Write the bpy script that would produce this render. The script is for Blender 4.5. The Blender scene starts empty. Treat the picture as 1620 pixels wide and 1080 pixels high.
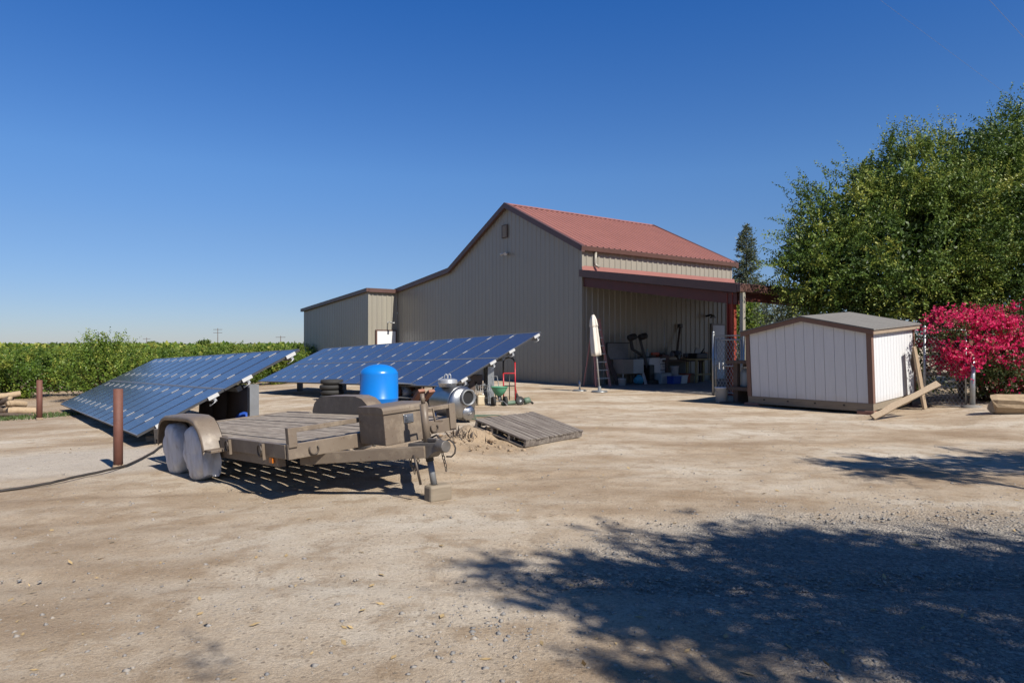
import bpy, math, random
import numpy as np
from mathutils import Vector, Matrix
R = math.radians
rng = np.random.default_rng(7)
random.seed(7)
sc = bpy.context.scene
COL = sc.collection
H = 1.5                       # camera height

# ------------------------------------------------------------------ terrain
def sstep(a, b, x):
    t = np.clip((x-a)/(b-a), 0, 1); return t*t*(3-2*t)
KX, KY = 2.68, 26.1           # near corner of the barn
SD = (0.819, 0.574); GD = (-0.574, 0.819)
_LAT = rng.random((256, 256))
def vnoise(x, y, s):
    x = np.asarray(x, float)/s+500.3; y = np.asarray(y, float)/s+500.7
    i = np.floor(x).astype(int); j = np.floor(y).astype(int)
    u = x-i; v = y-j; u = u*u*(3-2*u); v = v*v*(3-2*v)
    L = lambda a, b: _LAT[a % 256, b % 256]
    return (L(i, j)*(1-u)+L(i+1, j)*u)*(1-v)+(L(i, j+1)*(1-u)+L(i+1, j+1)*u)*v-0.5
def gz_smooth(x, y):
    x = np.asarray(x, float); y = np.asarray(y, float)
    z = -0.045*np.clip(-x-1, 0, 15.5)
    z = z + 0.085*np.clip(x-8.6, 0, 3)*sstep(11.5, 14, y)
    u = (x-KX)*SD[0]+(y-KY)*SD[1]; w = -((x-KX)*GD[0]+(y-KY)*GD[1])
    z = z + 0.06*sstep(-1.6, -0.1, u)*sstep(9, 6.8, w)*sstep(-14, -10, w)*sstep(14, 10, u)
    m = 0.20*np.exp(-(((x+0.62)/0.62)**2+((y-10.75)/0.6)**2)) + 0.16*np.exp(-(((x+0.98)/0.5)**2+((y-9.7)/0.7)**2))
    m = m + 0.12*np.exp(-(((x+0.1)/0.6)**2+((y-11.6)/0.8)**2))
    return z + m
def gz(x, y):
    return float(gz_smooth(x, y))
def G(px, py):                # photo pixel on the ground -> world point
    z = 0.0
    for _ in range(8):
        Y = (H-z)*1080/(py-550); X = (px-810)/1080*Y; z = gz(X, Y)
    return Vector((X, Y, z))
def at(px, py, Y):
    return Vector(((px-810)/1080*Y, Y, H-(py-550)/1080*Y))
def B(u, t, z=0):             # barn frame -> world
    return Vector((KX+u*SD[0]+t*GD[0], KY+u*SD[1]+t*GD[1], z))

# ------------------------------------------------------------------ materials
def new_mat(name):
    m = bpy.data.materials.new(name); m.use_nodes = True
    nt = m.node_tree; return m, nt, nt.nodes['Principled BSDF']
def N(nt, typ, **kw):
    n = nt.nodes.new(typ)
    for k, v in kw.items(): setattr(n, k, v)
    return n
KA = .78                      # overall reflectance scale of every painted or natural surface
def ramp(nt, fac, stops, k=KA):
    r = N(nt, 'ShaderNodeValToRGB'); e = r.color_ramp.elements
    while len(e) < len(stops): e.new(0.5)
    for el, (p, c) in zip(e, stops): el.position = p; el.color = (*(v*k for v in c), 1)
    nt.links.new(fac, r.inputs[0]); return r.outputs[0]
def mixc(nt, fac, a, b):
    m = N(nt, 'ShaderNodeMix', data_type='RGBA')
    if isinstance(fac, (int, float)): m.inputs[0].default_value = fac
    else: nt.links.new(fac, m.inputs[0])
    for s, v in ((6, a), (7, b)):
        if isinstance(v, tuple): m.inputs[s].default_value = (*(x*KA for x in v), 1)
        else: nt.links.new(v, m.inputs[s])
    return m.outputs[2]
def noise(nt, vec, scale, detail=4, rough=.55):
    n = N(nt, 'ShaderNodeTexNoise'); n.inputs['Scale'].default_value = scale
    n.inputs['Detail'].default_value = detail; n.inputs['Roughness'].default_value = rough
    if vec is not None: nt.links.new(vec, n.inputs['Vector'])
    return n.outputs['Fac']
def mapping(nt, scale=(1, 1, 1), coord='Object'):
    tc = N(nt, 'ShaderNodeTexCoord'); mp = N(nt, 'ShaderNodeMapping'); mp.inputs['Scale'].default_value = scale
    nt.links.new(tc.outputs[coord], mp.inputs[0]); return mp.outputs[0]
def math_(nt, op, a, b=None, clamp=False):
    m = N(nt, 'ShaderNodeMath', operation=op, use_clamp=clamp)
    for i, v in enumerate((a, b)):
        if v is None: continue
        if isinstance(v, (int, float)): m.inputs[i].default_value = v
        else: nt.links.new(v, m.inputs[i])
    return m.outputs[0]
def ramp_f(nt, v, a, b):
    mr = N(nt, 'ShaderNodeMapRange', interpolation_type='SMOOTHSTEP')
    nt.links.new(v, mr.inputs[0])
    if a < b: mr.inputs[1].default_value = a; mr.inputs[2].default_value = b
    else: mr.inputs[1].default_value = b; mr.inputs[2].default_value = a; mr.inputs[3].default_value = 1; mr.inputs[4].default_value = 0
    return mr.outputs[0]
def bump(nt, bs, h, strength, dist=.02):
    b = N(nt, 'ShaderNodeBump'); b.inputs['Strength'].default_value = strength; b.inputs['Distance'].default_value = dist
    nt.links.new(h, b.inputs['Height']); nt.links.new(b.outputs[0], bs.inputs['Normal'])
def mat(name, c, c2=None, scale=4, stretch=(1, 1, 1), rough=.6, metal=0, bmp=0, bscale=30, spec=.5, lo=.35, hi=.7, c3=None):
    m, nt, bs = new_mat(name)
    c2 = c2 or tuple(v*.8 for v in c)
    v = mapping(nt, stretch)
    f = noise(nt, v, scale, 6, .62)
    st = [(lo, c), (hi, c2)]
    if c3: st.append((min(hi+.13, 1), c3))
    nt.links.new(ramp(nt, f, st), bs.inputs['Base Color'])
    bs.inputs['Roughness'].default_value = rough; bs.inputs['Metallic'].default_value = metal
    bs.inputs['Specular IOR Level'].default_value = spec
    if bmp: bump(nt, bs, noise(nt, v, bscale, 4), bmp, .01)
    return m
M = {}
M['wall'] = mat('wall_metal', (.40, .355, .285), (.37, .325, .26), 1.2, rough=.45)
def wallmat():
    m, nt, bs = new_mat('barn_siding'); v = mapping(nt); s = N(nt, 'ShaderNodeSeparateXYZ'); nt.links.new(v, s.inputs[0])
    base = ramp(nt, noise(nt, mapping(nt, (3.5, 3.5, .25)), 1.0, 6, .65), [(.3, (.335, .312, .252)), (.7, (.30, .28, .23))])
    base = mixc(nt, math_(nt, 'MULTIPLY', ramp_f(nt, noise(nt, v, .55, 3), .48, .66), .25), base, (.30, .27, .22))
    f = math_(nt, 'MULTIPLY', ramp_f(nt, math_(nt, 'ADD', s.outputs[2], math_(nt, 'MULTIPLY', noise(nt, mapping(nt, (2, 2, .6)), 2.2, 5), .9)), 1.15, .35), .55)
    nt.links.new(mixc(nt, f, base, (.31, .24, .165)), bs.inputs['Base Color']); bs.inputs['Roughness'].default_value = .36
    bump(nt, bs, noise(nt, mapping(nt, (1, 1, .35)), 2.0, 3), .12, .05); return m
M['wall'] = None
M['brown'] = mat('brown_trim', (.118, .062, .050), (.10, .052, .042), 3, rough=.45)
M['redroof'] = mat('red_roof', (.345, .148, .118), (.305, .132, .105), 1.2, rough=.42)
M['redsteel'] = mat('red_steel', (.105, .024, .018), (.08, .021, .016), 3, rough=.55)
M['redcol_lit'] = mat('red_column_lit', (.30, .05, .03), (.24, .042, .026), 3, rough=.55)  # red steel again, colour raised so the columns look sunlit
M['white'] = mat('white_paint', (.78, .78, .77), (.72, .72, .71), 3, rough=.5)
M['vent'] = mat('vent_paint', (.30, .26, .21), (.27, .235, .19), 3)
M['couple'] = mat('worn_coupler', (.20, .185, .17), (.13, .115, .10), 12, rough=.5, metal=.4)
M['galv'] = mat('galvanised', (.44, .46, .47), (.34, .36, .37), 14, rough=.42, metal=.75)
M['alu'] = mat('aluminium', (.62, .63, .64), (.55, .56, .57), 10, rough=.4, metal=.6)
M['alu_white'] = mat('clip_metal', (.58, .58, .565), (.52, .52, .505), 10, rough=.5)
M['greysteel'] = mat('grey_steel', (.25, .26, .27), (.21, .215, .22), 6, rough=.5, metal=.3)
M['ring'] = mat('ring_iron', (.10, .08, .065), (.07, .055, .045), 9, rough=.5, metal=.4)
M['dark'] = mat('dark_plastic', (.012, .012, .013), (.02, .02, .02), 6, rough=.5)
M['rubber'] = mat('rubber', (.02, .02, .02), (.035, .033, .03), 8, rough=.8)
M['canvas'] = mat('cover_canvas', (.74, .74, .75), (.60, .585, .57), 4, (2.2, 2.2, .8), rough=.9, bmp=1.0, bscale=5, c3=(.36, .30, .24), hi=.6)
M['plank'] = mat('weathered_planks', (.40, .345, .28), (.20, .16, .125), 2.2, (1.0, 9, 9), rough=.9, bmp=.8, bscale=6, c3=(.46, .41, .34), lo=.36, hi=.58)
M['palletw'] = mat('pallet_wood', (.27, .235, .20), (.125, .10, .083), 2.2, (1.0, 9, 9), rough=.9, bmp=.8, bscale=6, c3=(.36, .33, .30), lo=.36, hi=.60)
M['lumber'] = mat('lumber', (.40, .305, .205), (.31, .225, .145), 3.0, (14, 14, 1.5), rough=.8, bmp=.4, bscale=5, c3=(.22, .14, .08))
M['redlumber'] = mat('red_lumber', (.33, .15, .095), (.27, .12, .08), 3.0, (14, 14, 1.5), rough=.8)
M['oldtimber'] = mat('old_timber', (.13, .095, .075), (.09, .062, .048), 3.0, (10, 10, 2), rough=.85, bmp=.4)
M['blue'] = mat('blue_enamel', (.008, .21, .68), (.008, .195, .63), 3, rough=.27)
M['steel'] = mat('stainless', (.52, .52, .52), (.40, .40, .40), 5, rough=.36, metal=1.0, bmp=.25, bscale=5)
M['rustpost'] = mat('rust_post', (.16, .062, .040), (.12, .045, .030), 7, rough=.7, bmp=.3, c3=(.22, .10, .07))
M['red'] = mat('red_enamel', (.50, .018, .03), (.42, .016, .025), 6, rough=.4)
M['green'] = mat('green_plastic', (.10, .36, .21), (.08, .30, .17), 5, rough=.5)
M['darkgreen'] = mat('faded_green', (.12, .19, .13), (.09, .14, .10), 8, rough=.6)
M['jug'] = mat('beige_plastic', (.62, .52, .36), (.55, .45, .30), 6, rough=.5)
M['shedwall'] = mat('shed_siding', (.80, .77, .735), (.76, .73, .695), 2.0, rough=.6)
M['shedtrim'] = mat('shed_trim', (.20, .115, .085), (.165, .092, .068), 5, (8, 8, 1), rough=.65)
M['shedtan'] = mat('shed_eave', (.36, .28, .20), (.30, .23, .165), 6, rough=.7)
M['skid'] = mat('skid_wood', (.29, .24, .175), (.23, .185, .13), 4, (1, 9, 9), rough=.8)
M['fabric'] = mat('umbrella_cloth', (.76, .71, .63), (.66, .61, .53), 4, (6, 6, 1), rough=.9)
M['ladder'] = mat('ladder_rail', (.52, .25, .22), (.42, .20, .18), 6, rough=.6)
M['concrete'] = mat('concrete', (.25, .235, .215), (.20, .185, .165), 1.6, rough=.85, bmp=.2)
M['lightwood'] = mat('light_wood', (.46, .36, .17), (.38, .29, .13), 4, (6, 6, 2), rough=.75)
M['bluebin'] = mat('blue_bin', (.02, .08, .40), (.02, .07, .34), 5, rough=.45)
M['cyan'] = mat('cyan_plastic', (.06, .33, .44), (.05, .28, .38), 5, rough=.45)
M['tub'] = mat('translucent_tub', (.42, .46, .46), (.36, .40, .40), 5, rough=.4)
M['orange'] = mat('orange_plastic', (.50, .09, .03), (.42, .07, .03), 5, rough=.5)
M['cardboard'] = mat('cardboard', (.32, .20, .11), (.27, .17, .09), 5, rough=.8)
M['browntarp'] = mat('brown_barrel', (.035, .022, .018), (.026, .018, .014), 4, rough=.7)
M['bark'] = mat('bark', (.13, .095, .07), (.075, .055, .04), 6, (3, 3, .6), rough=.95, bmp=.8, bscale=12)
M['cutlog'] = mat('cut_log', (.47, .35, .22), (.36, .26, .155), 5, (3, 3, 3), rough=.85, bmp=.5, bscale=14, c3=(.25, .17, .10))
M['brick'] = mat('old_brick', (.34, .17, .12), (.26, .13, .095), 9, rough=.85)
M['amber'] = mat('amber_lens', (.55, .16, .02), (.45, .12, .02), 8, rough=.3)
M['cable'] = mat('black_cable', (.025, .022, .02), (.05, .04, .035), 5, rough=.7)
M['stone'] = mat('gravel_stone', (.36, .32, .27), (.19, .19, .19), 9, rough=.85, lo=.40, hi=.6, c3=(.50, .46, .41))
M['clod'] = mat('dirt_clod', (.40, .30, .20), (.30, .215, .14), 8, rough=.95, bmp=.5)
M['straw'] = mat('straw', (.52, .38, .18), (.36, .24, .11), 1.2, rough=.8)
def shingle():
    m, nt, bs = new_mat('shingles'); v = mapping(nt)
    bt = N(nt, 'ShaderNodeTexBrick'); nt.links.new(v, bt.inputs['Vector'])
    bt.inputs['Scale'].default_value = 1; bt.inputs['Brick Width'].default_value = .3; bt.inputs['Row Height'].default_value = .13
    bt.inputs['Mortar Size'].default_value = .008
    bt.inputs['Color1'].default_value = (.155, .148, .137, 1); bt.inputs['Color2'].default_value = (.115, .109, .10, 1); bt.inputs['Mortar'].default_value = (.05, .048, .045, 1)
    nt.links.new(mixc(nt, noise(nt, v, 60, 3), bt.outputs['Color'], (.22, .21, .195)), bs.inputs['Base Color'])
    bs.inputs['Roughness'].default_value = .9; bump(nt, bs, bt.outputs['Fac'], -.4, .01); return m
def trailermat():
    # brown paint with sun fade, settled tan dust blotches and small rust freckles
    m, nt, bs = new_mat('trailer_paint'); v = mapping(nt)
    c = ramp(nt, noise(nt, v, 2.2, 5), [(.35, (.20, .158, .116)), (.65, (.165, .126, .092))])
    c = mixc(nt, math_(nt, 'MULTIPLY', ramp_f(nt, noise(nt, v, 5.5, 7, .7), .50, .66), .5), c, (.31, .25, .18))
    c = mixc(nt, math_(nt, 'MULTIPLY', ramp_f(nt, noise(nt, v, 26, 5, .7), .61, .68), .8), c, (.10, .042, .02))
    c = mixc(nt, math_(nt, 'MULTIPLY', ramp_f(nt, noise(nt, mapping(nt, (1, 1, 3)), 40, 4, .7), .66, .70), .7), c, (.40, .36, .31))
    nt.links.new(c, bs.inputs['Base Color']); nt.links.new(ramp_f(nt, noise(nt, v, 6, 5), .3, .8), bs.inputs['Roughness'])
    mr = N(nt, 'ShaderNodeMapRange'); nt.links.new(noise(nt, v, 6, 5), mr.inputs[0]); mr.inputs[3].default_value = .30; mr.inputs[4].default_value = .75; nt.links.new(mr.outputs[0], bs.inputs['Roughness'])
    bump(nt, bs, noise(nt, v, 14, 4), .12, .01); return m
M['trailer'] = trailermat()
M['shingle'] = shingle()
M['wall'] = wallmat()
def siding():
    # grooved plywood siding, sun-bleached, slightly soiled near the ground (stain with its own ragged edge)
    m, nt, bs = new_mat('shed_panel'); v = mapping(nt); s = N(nt, 'ShaderNodeSeparateXYZ'); nt.links.new(v, s.inputs[0])
    base = ramp(nt, noise(nt, mapping(nt, (9, 9, .5)), 3, 5), [(.3, (.70, .715, .725)), (.7, (.645, .655, .66))])
    f = math_(nt, 'MULTIPLY', math_(nt, 'SUBTRACT', .55, math_(nt, 'ADD', s.outputs[2], math_(nt, 'MULTIPLY', noise(nt, v, 4), .3))), 1.5, True)
    nt.links.new(mixc(nt, f, base, (.55, .44, .33)), bs.inputs['Base Color']); bs.inputs['Roughness'].default_value = .6; return m
M['siding'] = siding()
def leafmat(name, stops, trans=.25, rough=.5, spec=.28):
    m, nt, bs = new_mat(name)
    a = N(nt, 'ShaderNodeAttribute'); a.attribute_name = 'tint'
    c = ramp(nt, a.outputs['Fac'], stops)
    nt.links.new(c, bs.inputs['Base Color']); bs.inputs['Roughness'].default_value = rough; bs.inputs['Specular IOR Level'].default_value = spec
    t = N(nt, 'ShaderNodeBsdfTranslucent'); nt.links.new(c, t.inputs[0])
    mx = N(nt, 'ShaderNodeMixShader'); mx.inputs[0].default_value = trans
    out = nt.nodes['Material Output']
    nt.links.new(bs.outputs[0], mx.inputs[1]); nt.links.new(t.outputs[0], mx.inputs[2]); nt.links.new(mx.outputs[0], out.inputs[0])
    return m
M['leaf_elm'] = leafmat('leaf_elm', [(0, (.028, .058, .011)), (.35, (.075, .13, .021)), (.7, (.165, .235, .038)), (1, (.33, .35, .065))], .22)
M['leaf_citrus'] = leafmat('leaf_citrus', [(0, (.05, .10, .013)), (.4, (.12, .195, .025)), (.8, (.25, .31, .045)), (1, (.40, .39, .08))])
M['leaf_conifer'] = leafmat('leaf_conifer', [(0, (.06, .08, .045)), (.6, (.115, .145, .075)), (1, (.17, .18, .10))], .1)
M['leaf_olive'] = leafmat('leaf_olive', [(0, (.06, .08, .05)), (.6, (.12, .145, .09)), (1, (.20, .22, .15))], .12)
M['leaf_bush'] = leafmat('leaf_bush', [(0, (.03, .05, .012)), (.6, (.06, .085, .02)), (.9, (.20, .17, .07)), (1, (.30, .24, .11))])
M['bract'] = leafmat('bract', [(0, (.55, .012, .08)), (.4, (.80, .022, .15)), (.8, (.85, .08, .22)), (1, (.80, .40, .30))], .4, .6, .2)
M['grassblade'] = leafmat('grass_blade', [(0, (.05, .10, .025)), (1, (.12, .16, .05))], .2)
def panelmat():
    m, nt, bs = new_mat('solar_cells'); v = mapping(nt); s = N(nt, 'ShaderNodeSeparateXYZ'); nt.links.new(v, s.inputs[0])
    def line(out, n, L, w):
        fr = math_(nt, 'FRACT', math_(nt, 'MULTIPLY', out, n/L)); d = math_(nt, 'ABSOLUTE', math_(nt, 'SUBTRACT', fr, .5))
        return math_(nt, 'GREATER_THAN', d, .5-w)
    l1 = line(s.outputs[0], 6, 1.0, .018); l2 = line(s.outputs[1], 10, 1.6, .022)
    ln = math_(nt, 'MAXIMUM', l1, l2)
    cell = ramp(nt, noise(nt, mapping(nt, (1, 1, 1)), 9, 3), [(.3, (.032, .044, .092)), (.7, (.042, .056, .115))])
    nt.links.new(mixc(nt, ln, cell, (.085, .105, .17)), bs.inputs['Base Color'])
    bs.inputs['Roughness'].default_value = .22; bs.inputs['Specular IOR Level'].default_value = .6
    return m
M['cells'] = panelmat()
M['frame'] = mat('module_frame', (.30, .31, .33), (.26, .27, .29), 9, rough=.45, metal=.4)
M['backsheet'] = mat('backsheet', (.045, .045, .048), (.035, .035, .038), 4, rough=.6)
M['frame_dark'] = mat('module_frame_dark', (.035, .042, .065), (.03, .036, .055), 9, rough=.5)
def groundmat():
    m, nt, bs = new_mat('dirt_ground')
    tc = N(nt, 'ShaderNodeTexCoord'); P = tc.outputs['Object']; s = N(nt, 'ShaderNodeSeparateXYZ'); nt.links.new(P, s.inputs[0])
    st = N(nt, 'ShaderNodeMapping'); st.inputs['Scale'].default_value = (.55, 1.1, 1); st.inputs['Rotation'].default_value = (0, 0, .35); nt.links.new(P, st.inputs[0])
    big = noise(nt, st.outputs[0], .62, 7, .62)
    mid = noise(nt, P, 2.6, 9, .70); fine = noise(nt, P, 48, 6, .75); grit = noise(nt, P, 150, 3, .7)
    base = ramp(nt, big, [(.34, (.38, .275, .178)), (.45, (.515, .402, .282)), (.53, (.61, .505, .382)), (.64, (.70, .615, .495))])
    base = mixc(nt, math_(nt, 'MULTIPLY', ramp_f(nt, mid, .47, .66), .62), base, (.345, .24, .142))
    # pale caked patch at the left, by the red posts
    dx = math_(nt, 'ADD', s.outputs[0], 7.2); dy = math_(nt, 'SUBTRACT', s.outputs[1], 10.6)
    d = math_(nt, 'SQRT', math_(nt, 'ADD', math_(nt, 'MULTIPLY', math_(nt, 'MULTIPLY', dx, dx), .16), math_(nt, 'MULTIPLY', math_(nt, 'MULTIPLY', dy, dy), .45)))
    pf = math_(nt, 'MULTIPLY', ramp_f(nt, math_(nt, 'ADD', d, math_(nt, 'MULTIPLY', math_(nt, 'SUBTRACT', big, .5), 2.6)), 1.3, .6), .75)
    base = mixc(nt, pf, base, (.61, .55, .47))
    md = math_(nt, 'SQRT', math_(nt, 'ADD', math_(nt, 'POWER', math_(nt, 'ADD', s.outputs[0], .75), 2), math_(nt, 'POWER', math_(nt, 'SUBTRACT', s.outputs[1], 10.3), 2)))
    base = mixc(nt, math_(nt, 'MULTIPLY', ramp_f(nt, math_(nt, 'ADD', md, math_(nt, 'MULTIPLY', math_(nt, 'SUBTRACT', mid, .5), 1.6)), 1.5, .7), .8), base, (.40, .285, .175))
    # dark organic soil farther left
    of = math_(nt, 'MULTIPLY', ramp_f(nt, math_(nt, 'ADD', s.outputs[0], math_(nt, 'MULTIPLY', mid, 5)), -7.5, -11.5), .5)
    of = math_(nt, 'MULTIPLY', of, ramp_f(nt, s.outputs[1], 12, 14.5)); base = mixc(nt, of, base, (.30, .20, .12))
    # grey crushed gravel driveway, lower right
    gx = math_(nt, 'ADD', math_(nt, 'SUBTRACT', s.outputs[0], math_(nt, 'MULTIPLY', math_(nt, 'ABSOLUTE', math_(nt, 'SUBTRACT', s.outputs[1], 4.6)), .9)), math_(nt, 'MULTIPLY', math_(nt, 'SUBTRACT', mid, .5), 2.2))
    gf = math_(nt, 'MULTIPLY', math_(nt, 'MULTIPLY', ramp_f(nt, gx, -.6, 1.0), ramp_f(nt, math_(nt, 'ADD', s.outputs[1], math_(nt, 'MULTIPLY', mid, 1.6)), 7.6, 6.2)), .8)
    vor = N(nt, 'ShaderNodeTexVoronoi'); vor.inputs['Scale'].default_value = 46; nt.links.new(P, vor.inputs['Vector'])
    vs = N(nt, 'ShaderNodeSeparateColor'); nt.links.new(vor.outputs['Color'], vs.inputs[0])
    gcol = ramp(nt, vs.outputs[0], [(.0, (.15, .16, .17)), (.35, (.30, .29, .265)), (.75, (.43, .39, .33)), (1, (.55, .51, .46))])
    col = mixc(nt, gf, base, gcol)
    # pebbles and crumbs sprinkled everywhere
    vp = N(nt, 'ShaderNodeTexVoronoi'); vp.inputs['Scale'].default_value = 30; nt.links.new(P, vp.inputs['Vector'])
    vq = N(nt, 'ShaderNodeSeparateColor'); nt.links.new(vp.outputs['Color'], vq.inputs[0])
    peb = math_(nt, 'MULTIPLY', math_(nt, 'GREATER_THAN', vq.outputs[1], .80), math_(nt, 'LESS_THAN', vp.outputs['Distance'], .34))
    col = mixc(nt, math_(nt, 'MULTIPLY', peb, .65), col, ramp(nt, vq.outputs[2], [(0, (.16, .13, .10)), (.5, (.30, .25, .19)), (1, (.56, .51, .43))]))
    col = mixc(nt, math_(nt, 'MULTIPLY', ramp_f(nt, fine, .45, .62), .42), col, mixc(nt, .6, col, (.13, .095, .06)))
    col = mixc(nt, math_(nt, 'MULTIPLY', ramp_f(nt, grit, .55, .70), .5), col, mixc(nt, .6, col, (.82, .76, .66)))
    col = mixc(nt, math_(nt, 'MULTIPLY', ramp_f(nt, grit, .45, .30), .5), col, mixc(nt, .7, col, (.10, .08, .06)))
    nt.links.new(col, bs.inputs['Base Color']); bs.inputs['Roughness'].default_value = .95; bs.inputs['Specular IOR Level'].default_value = .15
    h = math_(nt, 'ADD', math_(nt, 'ADD', math_(nt, 'MULTIPLY', mid, .9), math_(nt, 'ADD', math_(nt, 'MULTIPLY', fine, .5), math_(nt, 'MULTIPLY', grit, .22))), math_(nt, 'MULTIPLY', math_(nt, 'MULTIPLY', math_(nt, 'ADD', gf, .12), math_(nt, 'SUBTRACT', .6, vor.outputs['Distance'])), .7))
    bump(nt, bs, h, .9, .04)
    return m
M['ground'] = groundmat()

# ------------------------------------------------------------------ mesh builder
class MB:
    def __init__(s): s.v = []; s.f = []; s.m = []; s.s = []
    def add(s, vs, fs, mi=0, smooth=False):
        o = len(s.v); s.v += [tuple(p) for p in vs]
        for f in fs: s.f.append(tuple(i+o for i in f)); s.m.append(mi); s.s.append(smooth)
    def hexa(s, p, mi=0):     # 8 points: bottom ring then top ring
        s.add(p, [(3, 2, 1, 0), (4, 5, 6, 7), (0, 1, 5, 4), (1, 2, 6, 5), (2, 3, 7, 6), (3, 0, 4, 7)], mi); return s
    def box(s, x0, x1, y0, y1, z0, z1, mi=0, X=None):
        p = [Vector(q) for q in ((x0, y0, z0), (x1, y0, z0), (x1, y1, z0), (x0, y1, z0), (x0, y0, z1), (x1, y0, z1), (x1, y1, z1), (x0, y1, z1))]
        if X is not None: p = [X @ q for q in p]
        return s.hexa(p, mi)
    def beam(s, a, b, w, h, mi=0, up=(0, 0, 1)):
        a = Vector(a); b = Vector(b); d = (b-a).normalized(); u = Vector(up)
        if abs(d.dot(u)) > .98: u = Vector((0, 1, 0))
        r = d.cross(u).normalized(); u = r.cross(d).normalized()
        q = lambda c, i, j: c+r*(i*w/2)+u*(j*h/2)
        p = [q(a, -1, -1), q(b, -1, -1), q(b, 1, -1), q(a, 1, -1), q(a, -1, 1), q(b, -1, 1), q(b, 1, 1), q(a, 1, 1)]
        s.add(p, [(0, 1, 2, 3), (7, 6, 5, 4), (4, 5, 1, 0), (5, 6, 2, 1), (6, 7, 3, 2), (7, 4, 0, 3)], mi); return s
    def tube(s, pts, r, n=8, mi=0, cap=True, smooth=True):
        pts = [Vector(p) for p in pts]; rs = r if isinstance(r, (list, tuple)) else [r]*len(pts)
        d0 = (pts[1]-pts[0]).normalized(); u = Vector((0, 0, 1)) if abs(d0.z) < .9 else Vector((1, 0, 0))
        u = (u-d0*u.dot(d0)).normalized(); vs = []
        for i, p in enumerate(pts):
            d = (pts[min(i+1, len(pts)-1)]-pts[max(i-1, 0)]).normalized()
            u = (u-d*u.dot(d)); u = u.normalized() if u.length > 1e-6 else d.orthogonal().normalized(); w = d.cross(u)
            for k in range(n):
                a = 2*math.pi*k/n; vs.append(p+(u*math.cos(a)+w*math.sin(a))*rs[i])
        fs = []
        for i in range(len(pts)-1):
            for k in range(n):
                k2 = (k+1) % n; fs.append((i*n+k, i*n+k2, (i+1)*n+k2, (i+1)*n+k))
        s.add(vs, fs, mi, smooth)
        if cap:
            o = len(s.v)-len(vs); L = (len(pts)-1)*n
            s.f.append(tuple(o+k for k in reversed(range(n)))); s.m.append(mi); s.s.append(False)
            s.f.append(tuple(o+L+k for k in range(n))); s.m.append(mi); s.s.append(False)
        return s
    def lathe(s, prof, n=24, mi=0, X=None, smooth=True, jit=0):
        vs = []
        for r, z in prof:
            for k in range(n):
                a = 2*math.pi*k/n; rr = r*(1+jit*math.sin(3*a+z*9)*.5+jit*math.sin(7*a+z*5)*.5)
                p = Vector((rr*math.cos(a), rr*math.sin(a), z)); vs.append(X @ p if X is not None else p)
        fs = []
        for i in range(len(prof)-1):
            for k in range(n):
                k2 = (k+1) % n; fs.append((i*n+k, i*n+k2, (i+1)*n+k2, (i+1)*n+k))
        s.add(vs, fs, mi, smooth); o = len(s.v)-len(vs)
        if prof[0][0] > 1e-4: s.f.append(tuple(o+k for k in reversed(range(n)))); s.m.append(mi); s.s.append(False)
        if prof[-1][0] > 1e-4: s.f.append(tuple(o+(len(prof)-1)*n+k for k in range(n))); s.m.append(mi); s.s.append(False)
        return s
    def build(s, name, mats, parent=None, bevel=0, X=None):
        me = bpy.data.meshes.new(name)
        vs = [tuple(X @ Vector(p)) for p in s.v] if X is not None else s.v
        me.from_pydata(vs, [], s.f)
        for m in (mats if isinstance(mats, (list, tuple)) else [mats]): me.materials.append(m)
        me.polygons.foreach_set('material_index', s.m); me.polygons.foreach_set('use_smooth', s.s); me.update()
        o = bpy.data.objects.new(name, me); COL.objects.link(o)
        if parent is not None: o.parent = parent
        if bevel:
            b = o.modifiers.new('bevel', 'BEVEL'); b.width = bevel; b.segments = 2; b.limit_method = 'ANGLE'; b.angle_limit = R(40)
        return o
def tag(o, label=None, cat=None, group=None, kind=None):
    if label: o['label'] = label
    if cat: o['category'] = cat
    if group: o['group'] = group
    if kind: o['kind'] = kind
    return o
def empty(name, loc, rotz=0, label=None, cat=None, group=None, X=None):
    o = bpy.data.objects.new(name, None); COL.objects.link(o); o.empty_display_size = .2
    if X is not None: o.matrix_world = X
    else: o.location = loc; o.rotation_euler = (0, 0, rotz)
    return tag(o, label, cat, group)
def copy_tree(o, parent=None):
    c = o.copy(); COL.objects.link(c); c.parent = parent
    for ch in list(o.children): copy_tree(ch, c)
    return c
def frame(loc, x, y, z):
    return Matrix(((x[0], y[0], z[0], loc[0]), (x[1], y[1], z[1], loc[1]), (x[2], y[2], z[2], loc[2]), (0, 0, 0, 1)))
def along(a, b):              # matrix whose z axis runs from a to b
    a = Vector(a); b = Vector(b); z = (b-a).normalized(); x = z.orthogonal().normalized(); y = z.cross(x)
    return frame(a, x, y, z)
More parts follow.
